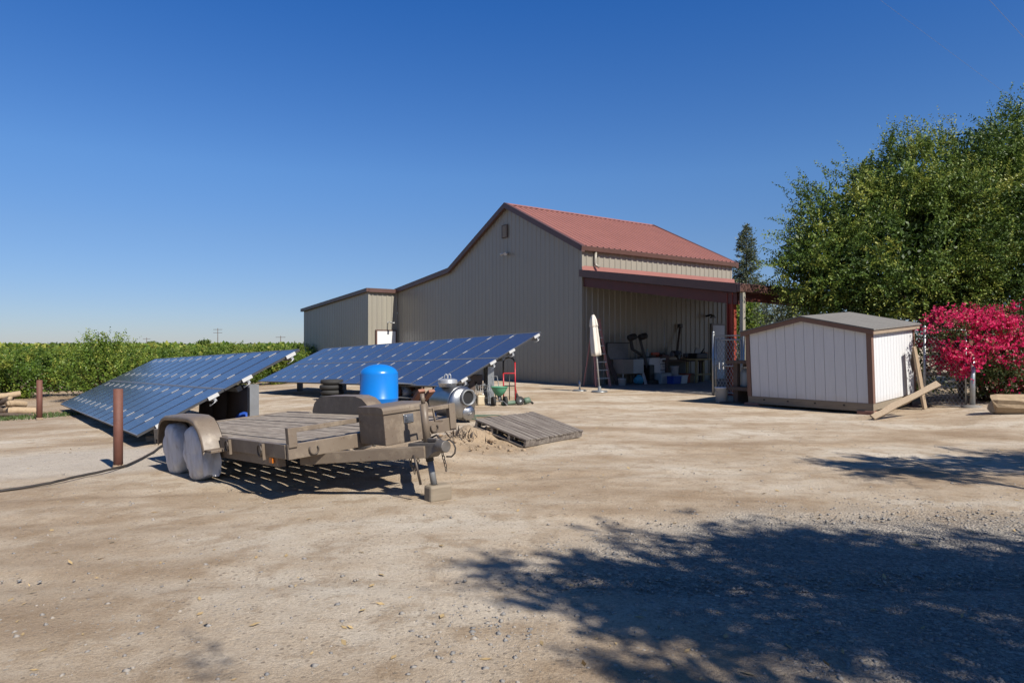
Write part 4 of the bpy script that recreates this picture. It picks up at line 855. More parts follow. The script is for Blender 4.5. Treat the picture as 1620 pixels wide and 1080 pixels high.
# ------------------------------------------------------------------ hand truck, spreader and other things by the right array
p = G(806, 636); e = empty('hand_truck', p, R(12), 'red two-wheeled hand truck with a tall loop handle', 'hand truck')
mb = MB(); hw = .165
mb.tube([(-hw, 0, .10), (-hw, .03, .80)], .019, 8, mi=0); mb.tube([(hw, 0, .02), (hw, .04, 1.10)], .019, 8, mi=0); mb.build('frame', [M['red']], e)
mb = MB(); mb.tube([(-hw, .03, .80), (-hw, .04, 1.05)]+[(hw*math.cos(a), .05, 1.08+.15*math.sin(a)) for a in np.linspace(math.pi, 0, 11)]+[(hw, .04, 1.08)], .022, 8); mb.build('loop_handle', M['dark'], e)
for z in (.45, .80): MB().beam((-hw, .02, z), (hw, .02, z), .02, .03).build('crossbar', M['red'] if z > .5 else M['dark'], e)
MB().tube([(0, .02, .8), (0, .0, .06)], .013, 6).build('center_strap', M['dark'], e)
MB().box(-.2, .2, -.22, .0, .005, .02).build('toe_plate', M['red'], e); mb = MB(); mb.tube([(hw, .02, .42), (hw+.07, .12, .24), (hw+.02, .14, .12)], .012, 6); mb.build('wheel_strut', M['red'], e)
for s in (-1, 1):
    XX = Matrix.Translation((s*.25, .14, .125)) @ Matrix.Rotation(R(70), 4, 'Y'); t = MB().lathe([(.07, -.03), (.12, -.032), (.125, 0), (.12, .032), (.07, .03)], 22, X=XX).build('wheel', M['rubber'], e); MB().lathe([(.075, -.025), (.02, -.03), (.02, .03), (.075, .025)], 18, X=XX).build('rim', M['galv'], t)
p = G(790, 642); e = empty('seed_spreader', p, R(20), 'broadcast spreader with a round green hopper and two black wheels', 'spreader')
mb = MB(); mb.lathe([(.05, .26), (.13, .32), (.20, .44), (.215, .50), (.222, .50), (.222, .48)], 26); mb.lathe([(.205, .497), (.12, .34)], 26); mb.build('hopper', M['green'], e)
for s in (-1, 1): XX = Matrix.Translation((s*.16, 0, .125)) @ Matrix.Rotation(R(90), 4, 'Y'); t = MB().lathe([(.06, -.03), (.12, -.035), (.125, 0), (.12, .035), (.06, .03)], 22, X=XX).build('wheel', M['rubber'], e); MB().lathe([(.062, -.02), (.02, -.02), (.02, .02), (.062, .02)], 16, X=XX).build('rim', M['redsteel'], t)
mb = MB(); mb.tube([(-.16, 0, .125), (.16, 0, .125)], .014, 6); mb.tube([(0, 0, .12), (0, 0, .28)], .03, 8); mb.tube([(.1, .0, .13), (.12, -.28, .04)], .014, 6); mb.build('axle', M['greysteel'], e)
mb = MB(); mb.tube([(-.07, .06, .2), (-.07, .40, .75), (.07, .40, .75), (.07, .06, .2)], .012, 6); mb.build('handle', M['greysteel'], e)
p = G(815, 641); e = empty('lawn_edger', p, R(24), 'faded green long-tubed garden machine lying on the dirt by the hand truck', 'garden tool')
mb = MB(); mb.tube([(-.38, 0, .05), (-.1, .02, .07), (.2, .04, .09)], [.05, .055, .045], 10); mb.build('tube', M['darkgreen'], e)
XX = Matrix.Translation((.12, -.02, .12)) @ Matrix.Rotation(R(78), 4, 'X'); t = MB().lathe([(.07, -.025), (.115, -.03), (.12, 0), (.115, .03), (.07, .025)], 22, X=XX).build('wheel', M['rubber'], e); MB().lathe([(.072, -.02), (.01, -.028), (.01, .028), (.072, .02)], 16, X=XX).build('rim', M['galv'], t)
MB().lathe([(.05, 0), (.085, .02), (.085, .16), (.06, .18)], 16, X=Matrix.Translation((.27, .05, .095)) @ Matrix.Rotation(R(80), 4, 'Y')).build('motor', M['darkgreen'], e); mb = MB(); mb.tube([(.45, .06, .09), (.56, .10, .03)], .03, 8); mb.build('discharge', M['dark'], e)
p = G(761, 641); e = empty('plastic_jerrycan', p, R(10), 'beige plastic jug beside the wire crate', 'jug')
MB().box(-.10, .10, -.07, .07, 0, .27).build('jug_body', M['jug'], e, .035); MB().lathe([(.025, .272), (.025, .31)], 10, X=Matrix.Translation((.05, 0, 0))).build('cap', M['white'], e); mb = MB(); mb.tube([(-.08, 0, .26), (-.06, 0, .32), (.0, 0, .32), (.02, 0, .27)], .012, 6); mb.build('handle', M['jug'], e)
p = G(758, 640)+Vector((0, .35, 0)); p.z = gz(p.x, p.y); e = empty('wire_crate', p, R(8), 'open wire mesh crate behind the beige jug', 'crate')
mb = MB()
for k in range(11):
    x = -.30+.06*k
    for y in (-.2, .2): mb.tube([(x, y, 0), (x, y, .5)], .005, 4)
for z in (0.01, .17, .34, .5): mb.tube([(-.3, -.2, z), (.3, -.2, z), (.3, .2, z), (-.3, .2, z), (-.3, -.2, z)], .006, 4)
mb.build('wire_mesh', M['galv'], e)
p = G(752, 641); e = empty('gas_cylinder', p+Vector((-.1, .15, 0)), 0, 'small dark gas bottle with a valve left of the beige jug', 'gas bottle'); mb = MB(); mb.lathe([(.06, 0), (.07, .02), (.07, .26), (.04, .33), (.02, .34)], 16); mb.build('bottle', M['browntarp'], e); MB().lathe([(.02, .342), (.03, .36), (.03, .39), (.01, .40)], 10).build('valve', M['greysteel'], e)
p = Vector((-.95, 18.3, gz(-.95, 18.3))); e = empty('inverter_box', p, R(35), 'brown inverter box and conduits on a strut frame under the right array', 'electrical box')
for x in (-.42, .38): MB().beam((x, 0, 0), (x, 0, .80), .06, .06).build('strut', M['greysteel'], e)
MB().box(-.3, .12, -.12, .10, .38, .78).build('cabinet', M['oldtimber'], e, .012); MB().box(-.60, -.32, -.1, .08, .30, .62).build('small_cabinet', M['greysteel'], e, .01)
mb = MB(); mb.tube([(.32, -.1, .85), (.33, -.12, .55), (.25, -.14, .42), (-.05, -.14, .38), (-.1, -.12, .6)], .022, 7); mb.tube([(-.5, -.1, .6), (-.45, -.12, .3), (-.1, -.12, .25), (-.05, -.1, .0)], .018, 7); mb.build('conduit', M['dark'], e); MB().beam((-.5, -.08, .52), (.5, -.08, .52), .05, .05).build('cross_strut', M['greysteel'], e)
# dark stuff under the left half of the right array
def pile(px, py, nm, lab, cat, fn):
    p = G(px, py); e = empty(nm, p, R(random.uniform(-20, 30)), lab, cat); fn(e); return e
def f_tyres(e):
    for k in range(3): MB().lathe([(.17, .0), (.29, .01), (.31, .08), (.29, .15), (.17, .16)], 24, X=Matrix.Translation((.02*k, 0, .165*k))).build('tyre', M['rubber'], e)
p = G(524, 632)
for k in range(4):
    e = empty('old_tyre', p+Vector((.03*(k % 2), 0, .17*k)), R(40*k), ('bottom', 'second lowest', 'second highest', 'top')[k]+' tyre of the dark stack under the right solar array', 'tyre', 'tyres stacked under the right array'); MB().lathe([(.20, .0), (.36, .012), (.385, .08), (.36, .155), (.20, .165), (.17, .08), (.20, .0)], 26).build('casing', M['rubber'], e)
p = G(648, 640); e = empty('steel_rack', p, R(-35), 'cluttered dark metal rack under the right array behind the steel tank', 'rack')
for x in (-.7, .7):
    for y in (-.2, .2): MB().beam((x, y, 0), (x, y, .62), .04, .04).build('upright', M['redsteel'], e)
for z in (.2, .58): MB().box(-.75, .75, -.25, .25, z, z+.02).build('shelf', M['greysteel'], e)
for i, x in enumerate((-.45, -.1, .3)):
    e2 = empty('engine_part', e.matrix_world @ Vector((0, 0, 0)) if False else Vector((p.x+x*.82, p.y-x*.57, p.z+.22)), R(20*i), ('rusty', 'greyish', 'brown')[i]+' machine part lying on the dark rack under the right array', 'machine part'); mb = MB(); mb.lathe([(.05, 0), (.12, .02), (.12, .18), (.07, .22), (.07, .28)], 14); mb.build('casting', M[('rustpost', 'greysteel', 'oldtimber')[i]], e2); MB().tube([(.1, 0, .1), (.24, .02, .13)], .03, 8).build('flange', M['galv'], e2)
p = G(655, 639)+Vector((-.1, .9, 0)); e = empty('rusty_drum', p, 0, 'dark rusty upright drum under the right array beside the blue tank', 'drum'); MB().lathe([(.2, 0), (.2, .2), (.207, .21), (.2, .22), (.2, .36), (.207, .37), (.2, .38), (.2, .50), (.207, .51), (.19, .51), (.18, .49)], 24).build('drum_body', M['rustpost'], e); MB().lathe([(.185, .492), (.02, .495)], 20).build('lid', M['rustpost'], e)
# barrels and tarp under the left array
for i, (px_, Yd, lab) in enumerate(((335, 14.6, 'dark brown barrel under the left array, leftmost of three'), (357, 14.5, 'dark brown barrel under the left array, in the middle of three'), (379, 14.4, 'dark brown barrel under the left array, nearest the grey post'))):
    x = (px_-810)/1080*Yd; e = empty('storage_barrel', (x, Yd, gz(x, Yd)), 0, lab, 'barrel', 'barrels under the left array'); r = .235
    MB().lathe([(r*.9, 0), (r, .05), (r*1.04, .3), (r*1.06, .42), (r*1.04, .56), (r, .80), (r*.85, .88), (r*.5, .90)], 24, jit=.03).build('drum_body', M['browntarp'], e); MB().lathe([(r*.5, .902), (r*.5, .93), (.02, .935)], 16).build('lid', M['dark'], e)
x = (386-810)/1080*13.9; e = empty('blue_tarp', (x, 13.9, gz(x, 13.9)), R(30), 'crumpled blue tarp in the shade beside the barrels', 'tarp'); mb = MB(); mb.lathe([(.30, 0), (.26, .12), (.2, .26), (.12, .36), (.02, .4)], 22, jit=.25); mb.build('sheet', M['bluebin'], e)
for i, (px_, py_, a_, lab) in enumerate(((252, 697, 20, 'short grey timber lying under the left array near the trailer wheel, lower one'), (256, 694, 32, 'short grey timber lying under the left array near the trailer wheel, upper one'))):
    p = G(px_, py_); e = empty('timber_offcut', p+Vector((0, .06*i, .11*i)), R(a_), lab, 'timber', 'timbers under the left array'); MB().box(-.22, .3, -.07, .07, 0, .105).build('timber', M['plank'], e, .008)
# ------------------------------------------------------------------ red posts, cable, firewood
for px_, pb, pt, lab in ((187, 740, 615, 'rusty red pipe post at the near corner of the left array'), (62.5, 663, 601, 'rusty red pipe post farther off by the orchard edge')):
    b_ = G(px_, pb); h_ = (pb-pt)/1080*b_.y; e = empty('pipe_post', b_, 0, lab, 'post', 'red pipe posts'); r = .062 if pb > 700 else .075
    MB().lathe([(r, -.2), (r, h_), (r*.82, h_), (r*.82, h_-.25)], 20, jit=.01).build('pipe', M['rustpost'], e); MB().lathe([(r*.815, h_-.06), (.004, h_-.06)], 16).build('fill', M['clod'], e); MB().lathe([(r*1.25, -.02), (r*1.15, .03), (r*1.0, .05)], 18, jit=.1).build('collar', M['clod'], e)
pts = [G(*q) for q in ((-60, 792), (-10, 781), (40, 774), (80, 767), (120, 757), (160, 749), (200, 739), (235, 722), (258, 706), (262, 698))]
mb = MB(); sm = []
for a_, b_ in zip(pts[:-1], pts[1:]):
    for k in range(4): q = a_.lerp(b_, k/4); sm.append(Vector((q.x+random.uniform(-.012, .012), q.y+random.uniform(-.012, .012), gz(q.x, q.y)+.028)))
mb.tube(sm, .017, 7); tag(mb.build('ground_cable', M['cable']), 'black cable snaking over the dirt past the red post', 'cable')
def log_(name, p, a_, L_, r_, lab, dz, tilt=0):
    e = empty(name, Vector((p.x, p.y, p.z+dz)), R(a_), lab, 'log', 'firewood pile'); mb = MB(); mb.tube([(-L_/2, 0, r_), (-L_/6, .01, r_+.01), (L_/6, -.01, r_+tilt/2), (L_/2, 0, r_+tilt)], [r_, r_*.97, r_*1.02, r_*.95], 11, cap=False); mb.build('bark', M['cutlog'] if 'pale' in lab or 'right' in lab else M['bark'], e)
    for s in (-1, 1): MB().lathe([(r_*.95, 0), (.003, .004)], 11, X=Matrix.Translation((s*L_/2, 0, r_+(tilt if s > 0 else 0))) @ Matrix.Rotation(R(90*s), 4, 'Y')).build('cut_end', M['cutlog'], e)
lw_ = [('thick log at the right foot of the firewood pile', 36, 655, 22, .75, .12, 0), ('pale split log in the middle of the firewood pile base', 16, 655, -30, .7, .13, 0), ('log at the left foot of the firewood pile by the photo edge', -4, 655, 45, .75, .13, 0), ('log lying crosswise on the firewood pile, right of its top', 26, 655, 75, .6, .11, .25), ('log lying on the firewood pile, left of its top', 4, 655, -15, .7, .12, .26), ('pale log crowning the firewood pile', 15, 655, 35, .6, .10, .50), ('thin log fallen in front of the firewood pile', 22, 659, 12, 1.1, .06, 0)]
for lab, px_, py_, a_, L_, r_, dz in lw_: log_('firewood_log', G(px_, py_), a_, L_, r_, lab, dz, random.uniform(-.06, .16))
# ------------------------------------------------------------------ shed
FL = G(1185, 641.5); FL.z = .02; ex = Vector((.602, -.798, 0)); ez = Vector((0, 0, 1)); dy = Vector((.798, .602, .072)).normalized(); ez = ex.cross(dy).normalized()
if ez.z < 0: ez = -ez
SW = 3.15; SD_ = 2.15
# right-handed local frame: x along the front (left to right), y to the rear
XS = frame(FL, ex, dy, ez)
e = empty('garden_shed', (0, 0, 0), 0, 'pale low garden shed with brown trim and grey shingle roof', 'shed', X=XS)
zb_, zt, zp = .24, 1.90, 2.22
mb = MB(); mb.box(.02, SW-.02, .03, SD_-.03, .07, zb_-.004); mb.build('skid', M['skid'], e)
mb = MB(); mb.box(-.01, SW+.01, -.01, .028, .05, zb_-.0); mb.build('rim_board', M['skid'], e)
mb = MB()
for x in (.45, 1.1, 1.8, 2.5): mb.box(x-.025, x+.025, -.0125, -.0105, .145, .185)
mb.build('bolt_hole', M['dark'], e)
# front wall: grooved boards
mb = MB(); nb = 12; bw = (SW-.2)/nb
ft = lambda x: zt+(zp-zt)*(1-abs(x-SW/2)/(SW/2))
for k in range(nb):
    x0 = .10+k*bw+.004; x1 = .10+(k+1)*bw-.004
    mb.hexa([Vector(q) for q in ((x0, .0, zb_), (x1, .0, zb_), (x1, .03, zb_), (x0, .03, zb_), (x0, .0, ft(x0)-.05), (x1, .0, ft(x1)-.05), (x1, .03, ft(x1)-.05), (x0, .03, ft(x0)-.05))])
mb.build('front_wall', M['siding'], e)
mb = MB(); mb.hexa([Vector(q) for q in ((.02, .034, zb_), (SW-.02, .034, zb_), (SW-.02, .05, zb_), (.02, .05, zb_), (.02, .034, zt-.05), (SW-.02, .034, zt-.05), (SW-.02, .05, zt-.05), (.02, .05, zt-.05))]); mb.add([(.02, .034, zt-.05), (SW-.02, .034, zt-.05), (SW/2, .034, zp-.06)], [(0, 1, 2)]); mb.build('wall_backing', M['shedtrim'], e)
for nm, x0, x1 in (('side_wall', SW-.03, SW), ('side_wall', 0, .03)):
    mb = MB(); nb = 14; bw = (SD_-.16)/nb
    for k in range(nb): mb.box(x0, x1, .08+k*bw+.003, .08+(k+1)*bw-.003, zb_, zt-.02)
    xx = SW-.04 if x0 > 1 else .03; mb.box(xx, xx+.008, .06, SD_-.05, zb_, zt-.03); mb.build(nm, M['siding'], e)
mb = MB(); mb.box(.03, SW-.03, SD_-.03, SD_, zb_, zt-.03); mb.add([(.03, SD_-.01, zt-.03), (SW-.03, SD_-.01, zt-.03), (SW/2, SD_-.01, zp-.05)], [(2, 1, 0)]); mb.build('rear_wall', M['siding'], e)
for q in ((-.015, .095, -.02, -.003, zb_, zt), (SW-.095, SW+.0, -.02, -.003, zb_, zt), (SW+.002, SW+.018, -.02, .085, zb_, zt-.02), (SW+.002, SW+.018, SD_-.08, SD_, zb_, zt-.02)): MB().box(*q).build('corner_trim', M['shedtrim'], e)
for s in (-1, 1):
    x0 = SW/2; x1 = SW/2+s*(SW/2+.10); z0 = zp+.0; z1 = zp-(zp-zt)*(1+.10/(SW/2))
    mb = MB(); p_ = [(x0, -.10, z0-.10), (x1, -.10, z1-.10), (x1, -.075, z1-.10), (x0, -.075, z0-.10), (x0, -.10, z0), (x1, -.10, z1), (x1, -.075, z1), (x0, -.075, z0)]
    if s < 0: p_ = [p_[i] for i in (1, 0, 3, 2, 5, 4, 7, 6)]
    mb.hexa([Vector(q) for q in p_]); mb.build('rake_board', M['shedtrim'], e)
    mb = MB(); p_ = [(x0, -.13, z0+.003), (x1+s*.03, -.13, z1-.003), (x1+s*.03, SD_+.1, z1-.003), (x0, SD_+.1, z0+.003), (x0, -.13, z0+.035), (x1+s*.03, -.13, z1+.028), (x1+s*.03, SD_+.1, z1+.028), (x0, SD_+.1, z0+.035)]
    if s < 0: p_ = [p_[i] for i in (1, 0, 3, 2, 5, 4, 7, 6)]
    mb.hexa([Vector(q) for q in p_]); mb.build('roof', M['shingle'], e)
    mb = MB(); mb.box(*sorted((x1-s*.03, x1)), -.07, SD_+.08, z1-.095, z1-.006); mb.build('eave_board', M['shedtan'], e)
# support blocks, boards
for i, (x, y, lab) in enumerate(((.1, .0, 'brick block under the left front corner of the shed'), (SW-.15, .02, 'brick block under the right front corner of the shed'))):
    p = XS @ Vector((x, y, .07)); e = empty('support_block', (p.x, p.y, gz(p.x, p.y)-.03), R(-53), lab, 'brick', 'blocks under the shed'); MB().box(-.2, .2, -.06, .14, 0, max(.06, p.z-gz(p.x, p.y)+.025)).build('block', M['brick'], e, .01)
def board(a_, b_, w_, t_, lab, m='lumber'):
    a_ = Vector(a_); b_ = Vector(b_); e = empty('lumber_board', a_, 0, lab, 'board', 'boards leaning by the shed'); Xb = along((0, 0, 0), b_-a_); L_ = (b_-a_).length
    mb = MB(); n = 7; vs = []
    for i in range(n):
        f = i/(n-1); wv = w_*(1+random.uniform(-.12, .12)); o_ = random.uniform(-.012, .012)
        vs += [Xb @ Vector((o_-wv/2, -t_/2, L_*f)), Xb @ Vector((o_+wv/2, -t_/2, L_*f)), Xb @ Vector((o_+wv/2, t_/2, L_*f)), Xb @ Vector((o_-wv/2, t_/2, L_*f))]
    mb.add(vs, [(i*4+j, i*4+(j+1) % 4, i*4+4+(j+1) % 4, i*4+4+j) for i in range(n-1) for j in range(4)]+[(3, 2, 1, 0), (n*4-4, n*4-3, n*4-2, n*4-1)]); mb.build('timber', M[m], e, .004)
g1 = G(1380, 664); t1 = at(1484, 606, 14.6); board(g1+Vector((0, 0, .05)), t1, .13, .05, 'long split board lying aslant from the ground beside the shed')
g1 = G(1384, 660); t1 = at(1440, 632, 15.2); board(g1+Vector((0, 0, .05)), t1, .10, .05, 'shorter board lying under the long slanting board', 'lumber')
g2 = G(1463, 646); t2 = at(1446, 548, 15.9); board(g2, t2, .22, .05, 'wide weathered plank standing against the shed side')
g2 = G(1441, 640); t2 = at(1444, 556, 16.2); board(g2, t2, .05, .05, 'thin dark stick standing at the rear corner of the shed', 'oldtimber')
# ------------------------------------------------------------------ chain link
def chainlink(mb, P, d, W_, z0, z1, pitch=.075, r_=.0035):
    P = Vector(P); d = Vector(d); hh = z1-z0
    def seg(s0, h0, s1, h1):
        a_ = P+d*s0+Vector((0, 0, z0+h0)); b_ = P+d*s1+Vector((0, 0, z0+h1))
        if (b_-a_).length > .02: mb.tube([a_, b_], r_, 3, cap=False)
    k = .62; c_ = -hh*k
    while c_ < W_:
        s0, s1 = c_, c_+hh*k; h0, h1 = 0, hh
        if s0 < 0: h0 = -s0/k; s0 = 0
        if s1 > W_: h1 = hh-(s1-W_)/k; s1 = W_
        if h1 > h0: seg(s0, h0, s1, h1); seg(s0, hh-h0, s1, hh-h1)
        c_ += pitch
def fpost(mb, p, z0, z1, r_): mb.tube([(p[0], p[1], z0), (p[0], p[1], z1)], r_, 10); mb.lathe([(r_*1.15, z1), (r_*1.1, z1+.03), (r_*.6, z1+.06), (.004, z1+.07)], 10, X=Matrix.Translation((p[0], p[1], 0)))
gp = G(1128.5, 625); ge = Vector((.602, -.798, 0)); e = empty('chain_link_gate', gp, 0, 'chain link gate with bright frame between barn and shed', 'gate')
mb = MB(); fpost(mb, (0, 0), -.1, 1.88, .038); mb.build('post', M['galv'], e)
q1 = ge*.10; q2 = ge*.98
mb = MB()
for qa, qb in (((q1, .10), (q1, 1.68)), ((q2, .10), (q2, 1.68)), ((q1, 1.68), (q2, 1.68)), ((q1, .10), (q2, .10)), ((q1, .9), (q2, .9))): mb.tube([qa[0]+Vector((0, 0, qa[1])), qb[0]+Vector((0, 0, qb[1]))], .022, 8)
mb.build('gate_frame', M['galv'], e)
mb = MB(); chainlink(mb, q1+Vector((0, 0, 0)), ge, .88, .1, 1.74, .11, .008); mb.build('wire_mesh', M['galv'], e)
mb = MB(); mb.box(-.07, .07, -.03, .0, -.10, .10, X=Matrix.Translation(q1+ge*.18+Vector((0, 0, .90)))); mb.build('latch', M['alu_white'], e)
mb = MB(); fpost(mb, ge*1.06, -.1, 1.85, .034); mb.build('post', M['galv'], e)
p2 = gp+ge*1.14; e = empty('chain_link_fence', p2, 0, 'short chain link fence run from the gate to behind the shed', 'fence', 'chain link fences')
mb = MB(); chainlink(mb, (0, 0, 0), ge, 1.2, .05, 1.8, .11, .007); mb.build('wire_mesh', M['galv'], e); mb = MB(); mb.tube([-ge*1.1+Vector((0, 0, 1.80)), ge*1.2+Vector((0, 0, 1.80))], .02, 8); mb.build('top_rail', M['galv'], e); mb = MB(); fpost(mb, ge*1.22, -.1, 1.82, .034); mb.build('post', M['galv'], e)
bucket('bucket', G(1141.5, 637), .43, .175, M['white'], 'tall white bucket standing in front of the chain link gate')
# heavy timber table
p = G(1163, 638); e = empty('timber_table', p, R(-53), 'heavy dark timber table with a low shelf half hidden by the shed', 'table')
MB().box(-.15, 1.5, -.2, .55, 1.08, 1.16).build('table_top', M['oldtimber'], e)
for x in (-.02, 1.3): MB().box(x, x+.13, -.06, .07, .46, 1.078).build('leg', M['oldtimber'], e); MB().box(x, x+.12, .38, .5, .46, 1.078).build('leg', M['oldtimber'], e); MB().box(x, x+.14, -.06, .5, 0.0, .36).build('trestle', M['oldtimber'], e)
MB().box(-.18, 1.5, -.15, .55, .362, .455).build('shelf', M['oldtimber'], e)
MB().box(-.25, .35, -.35, -.05, .0, .05).build('foot', M['oldtimber'], e)
q = p+Vector((.28, .0, .455)); e = empty('water_jug', q, 0, 'cloudy plastic water jug on the timber table shelf', 'jug'); mb = MB(); mb.lathe([(.13, 0), (.14, .03), (.14, .36), (.10, .44), (.045, .48)], 18); mb.build('jug_body', M['tub'], e); MB().lathe([(.05, .482), (.05, .54), (.01, .55)], 12).build('cap', M['white'], e); mb = MB(); mb.tube([(.1, 0, .44), (.15, -.02, .50), (.06, -.02, .53)], .014, 6); mb.build('handle', M['tub'], e)
# ------------------------------------------------------------------ right-hand fence with bougainvillea
fa = Vector((9.85, 16.3, 0)); fa.z = gz(fa.x, fa.y); fd = Vector((.80, -.30, 0)).normalized()
fb = G(1538.5, 642); fd = (fb-fa); fd.z = 0; fw_ = fd.length; fd.normalize()
e = empty('chain_link_fence', fa, 0, 'chain link fence panel between the shed and the pink bougainvillea', 'fence', 'chain link fences')
zt_ = 1.86
mb = MB(); fpost(mb, (0, 0), -.2, zt_, .036); mb.build('post', M['galv'], e)
bx = fb-fa; mb = MB(); fpost(mb, (bx.x, bx.y), bx.z-.2, bx.z+1.2, .055); mb.build('gate_post', M['galv'], e)
q = fd*(fw_-.13); mb = MB(); mb.tube([(q.x, q.y, .03), (q.x, q.y, 1.75)], .018, 8); mb.tube([(0, 0, .05), (q.x, q.y, .05)], .012, 6); mb.tube([(0, 0, 1.8), (q.x, q.y, 1.8)], .018, 8); mb.build('frame', M['galv'], e)
mb = MB(); chainlink(mb, (0, 0, 0), fd, fw_-.13, .05, 1.80, .085, .004); mb.build('wire_mesh', M['galv'], e)
MB().lathe([(.22, -.1), (.2, .02), (.05, .04)], 14, X=Matrix.Translation((bx.x, bx.y, bx.z)), jit=.1).build('footing', M['concrete'], e)
p = at(1490, 588, 17.2); e = empty('garden_bench', Vector((p.x, p.y, gz(p.x, p.y))), R(-20), 'pale weathered bench seat seen through the chain link', 'bench'); MB().box(-.55, .55, -.18, .18, .62, .68).build('seat', M['plank'], e)
for x in (-.45, .38): MB().box(x, x+.08, -.15, .15, 0, .618).build('leg', M['oldtimber'], e)
# bougainvillea
def wl(px_, py_, Y_, rp): c_ = at(px_, py_, Y_); return ((c_.x, c_.y, c_.z), rp/1080*Y_)
bl = [wl(1492, 530, 16.6, 32), wl(1520, 555, 16.2, 36), wl(1540, 525, 16.6, 36), wl(1580, 530, 16.4, 44), wl(1590, 585, 15.9, 44), wl(1630, 540, 16.5, 52), wl(1640, 600, 16, 50), wl(1575, 612, 16.0, 28), wl(1690, 560, 16.8, 66), wl(1560, 560, 16.8, 34), wl(1475, 520, 16.9, 20), wl(1520, 520, 16.9, 26), wl(1745, 560, 17.2, 60), wl(1502, 528, 15.9, 26), wl(1535, 548, 15.7, 30), wl(1528, 580, 15.7, 20), wl(1560, 520, 15.9, 30)]
cb = Vector((11.6, 16.4, 0)); cb.z = gz(cb.x, cb.y)
bg_ = empty('bougainvillea', cb, 0, 'crimson pink bougainvillea spilling over the chain link fence', 'flowering shrub')
off = np.array(cb)
P, D, Ln_, T_ = shoots(bl, 62, (.15, .45), 9, (.04, .065), .40, .5, (.72, 1.0), fill=900, bundle=4, spread=.09)
nz = vnoise(P[:, 0]*1.0+P[:, 1]*.6, P[:, 2], .22)+.6*vnoise(P[:, 0], P[:, 2]+40, .55); fl = (nz+rng.normal(size=len(nz))*.12 > -.01)
leaves('bracts', P[fl]-off, D[fl], Ln_[fl]*1.35, M['bract'], bg_, .9, np.clip(rng.normal(.5, .25, fl.sum()), 0, 1))
leaves('foliage', P[~fl]-off, D[~fl], Ln_[~fl]*1.1, M['leaf_bush'], bg_, .6, T_[~fl])
mb = MB()
for (c_, r_) in bl: limb(mb, (random.uniform(-.3, .3), random.uniform(-.15, .15), -.05), Vector(c_)-cb, .03, .008)
mb.build('stem', M['bark'], bg_)
# cut stump wedge at the right edge
p = G(1612, 652); e = empty('tree_stump', p, R(-25), 'pale cut log with splintered end at the right edge', 'log')
mb = MB(); vs = []; n = 16
for i, x in enumerate((-.46, -.40, -.1, .3, .7)):
    for k in range(n):
        a_ = 2*math.pi*k/n; r_ = .235*(1+.10*math.sin(3*a_+.5*i)+.06*math.sin(7*a_+i)); r_ *= (.93 if i == 0 else 1); vs.append((x+(.06*math.sin(2*a_) if i == 0 else 0), r_*math.cos(a_), .20+r_*.85*math.sin(a_)))
mb.add(vs, [(i*n+k, i*n+(k+1) % n, i*n+n+(k+1) % n, i*n+n+k) for i in range(4) for k in range(n)]+[tuple(reversed(range(n))), tuple(range(4*n, 5*n))]); mb.build('wood', M['cutlog'], e)
# ------------------------------------------------------------------ big tree on the right
def tree(name, base, lobes, lab, cat='tree', group=None, m='leaf_elm', dens=9, length=(.5, 1.1), per=14, leaf=(.085, .135), upw=.55, fill=40, trunk=.3, stems=None, width=.55, jit=.45, tintb=0, bundle=0, spread=.25):
    base = Vector(base); e = empty(name, base, 0, lab, cat, group); o_ = np.array(base)
    P, D, L_, T_ = shoots(lobes, dens, length, per, leaf, upw, jit, fill=fill, tintb=tintb, bundle=bundle, spread=spread)
    leaves('crown', P-o_, D, L_, M[m], e, width, T_)
    mb = MB(); cen = Vector(np.mean([l[0] for l in lobes], 0)); fork = Vector((0, 0, max(.6, (cen.z-base.z)*.35)))
    mb.tube([(0, 0, -.3), (0, 0, .1), tuple(fork*.6+Vector((.05, .03, 0))), tuple(fork)], [trunk*1.35, trunk*1.1, trunk, trunk*.8], 10)
    for c_, r_ in lobes:
        if np.max(r_) > .2: limb(mb, fork, Vector(c_)-base, trunk*.45, .02, 6)
    mb.build('trunk', M['bark'], e); return e
tl = [(1290, 415, 20.2, 62), (1335, 365, 21, 75), (1400, 320, 21.8, 88), (1465, 310, 22.4, 80), (1540, 268, 22.8, 80), (1610, 272, 23.2, 84), (1700, 290, 23.8, 98), (1345, 440, 19.8, 66), (1420, 415, 20, 82), (1510, 380, 20.4, 90), (1600, 380, 20.6, 100), (1690, 370, 21, 110), (1300, 465, 20.6, 48), (1370, 478, 20.6, 52), (1450, 470, 20.6, 56), (1540, 462, 20.4, 62), (1630, 460, 20.4, 66), (1480, 440, 21.5, 70), (1265, 400, 20.6, 40), (1800, 345, 23, 120), (1560, 330, 21.6, 80), (1460, 350, 21, 64), (1650, 310, 21.6, 80)]
tree('shade_tree', (15.4, 22.2, gz(15.4, 22.2)), [wl(*q) for q in tl], 'huge leafy green tree towering behind the pale shed', dens=18, length=(.6, 1.5), per=20, leaf=(.085, .14), fill=160, jit=.4, upw=.34, width=.5, bundle=10, spread=.24)
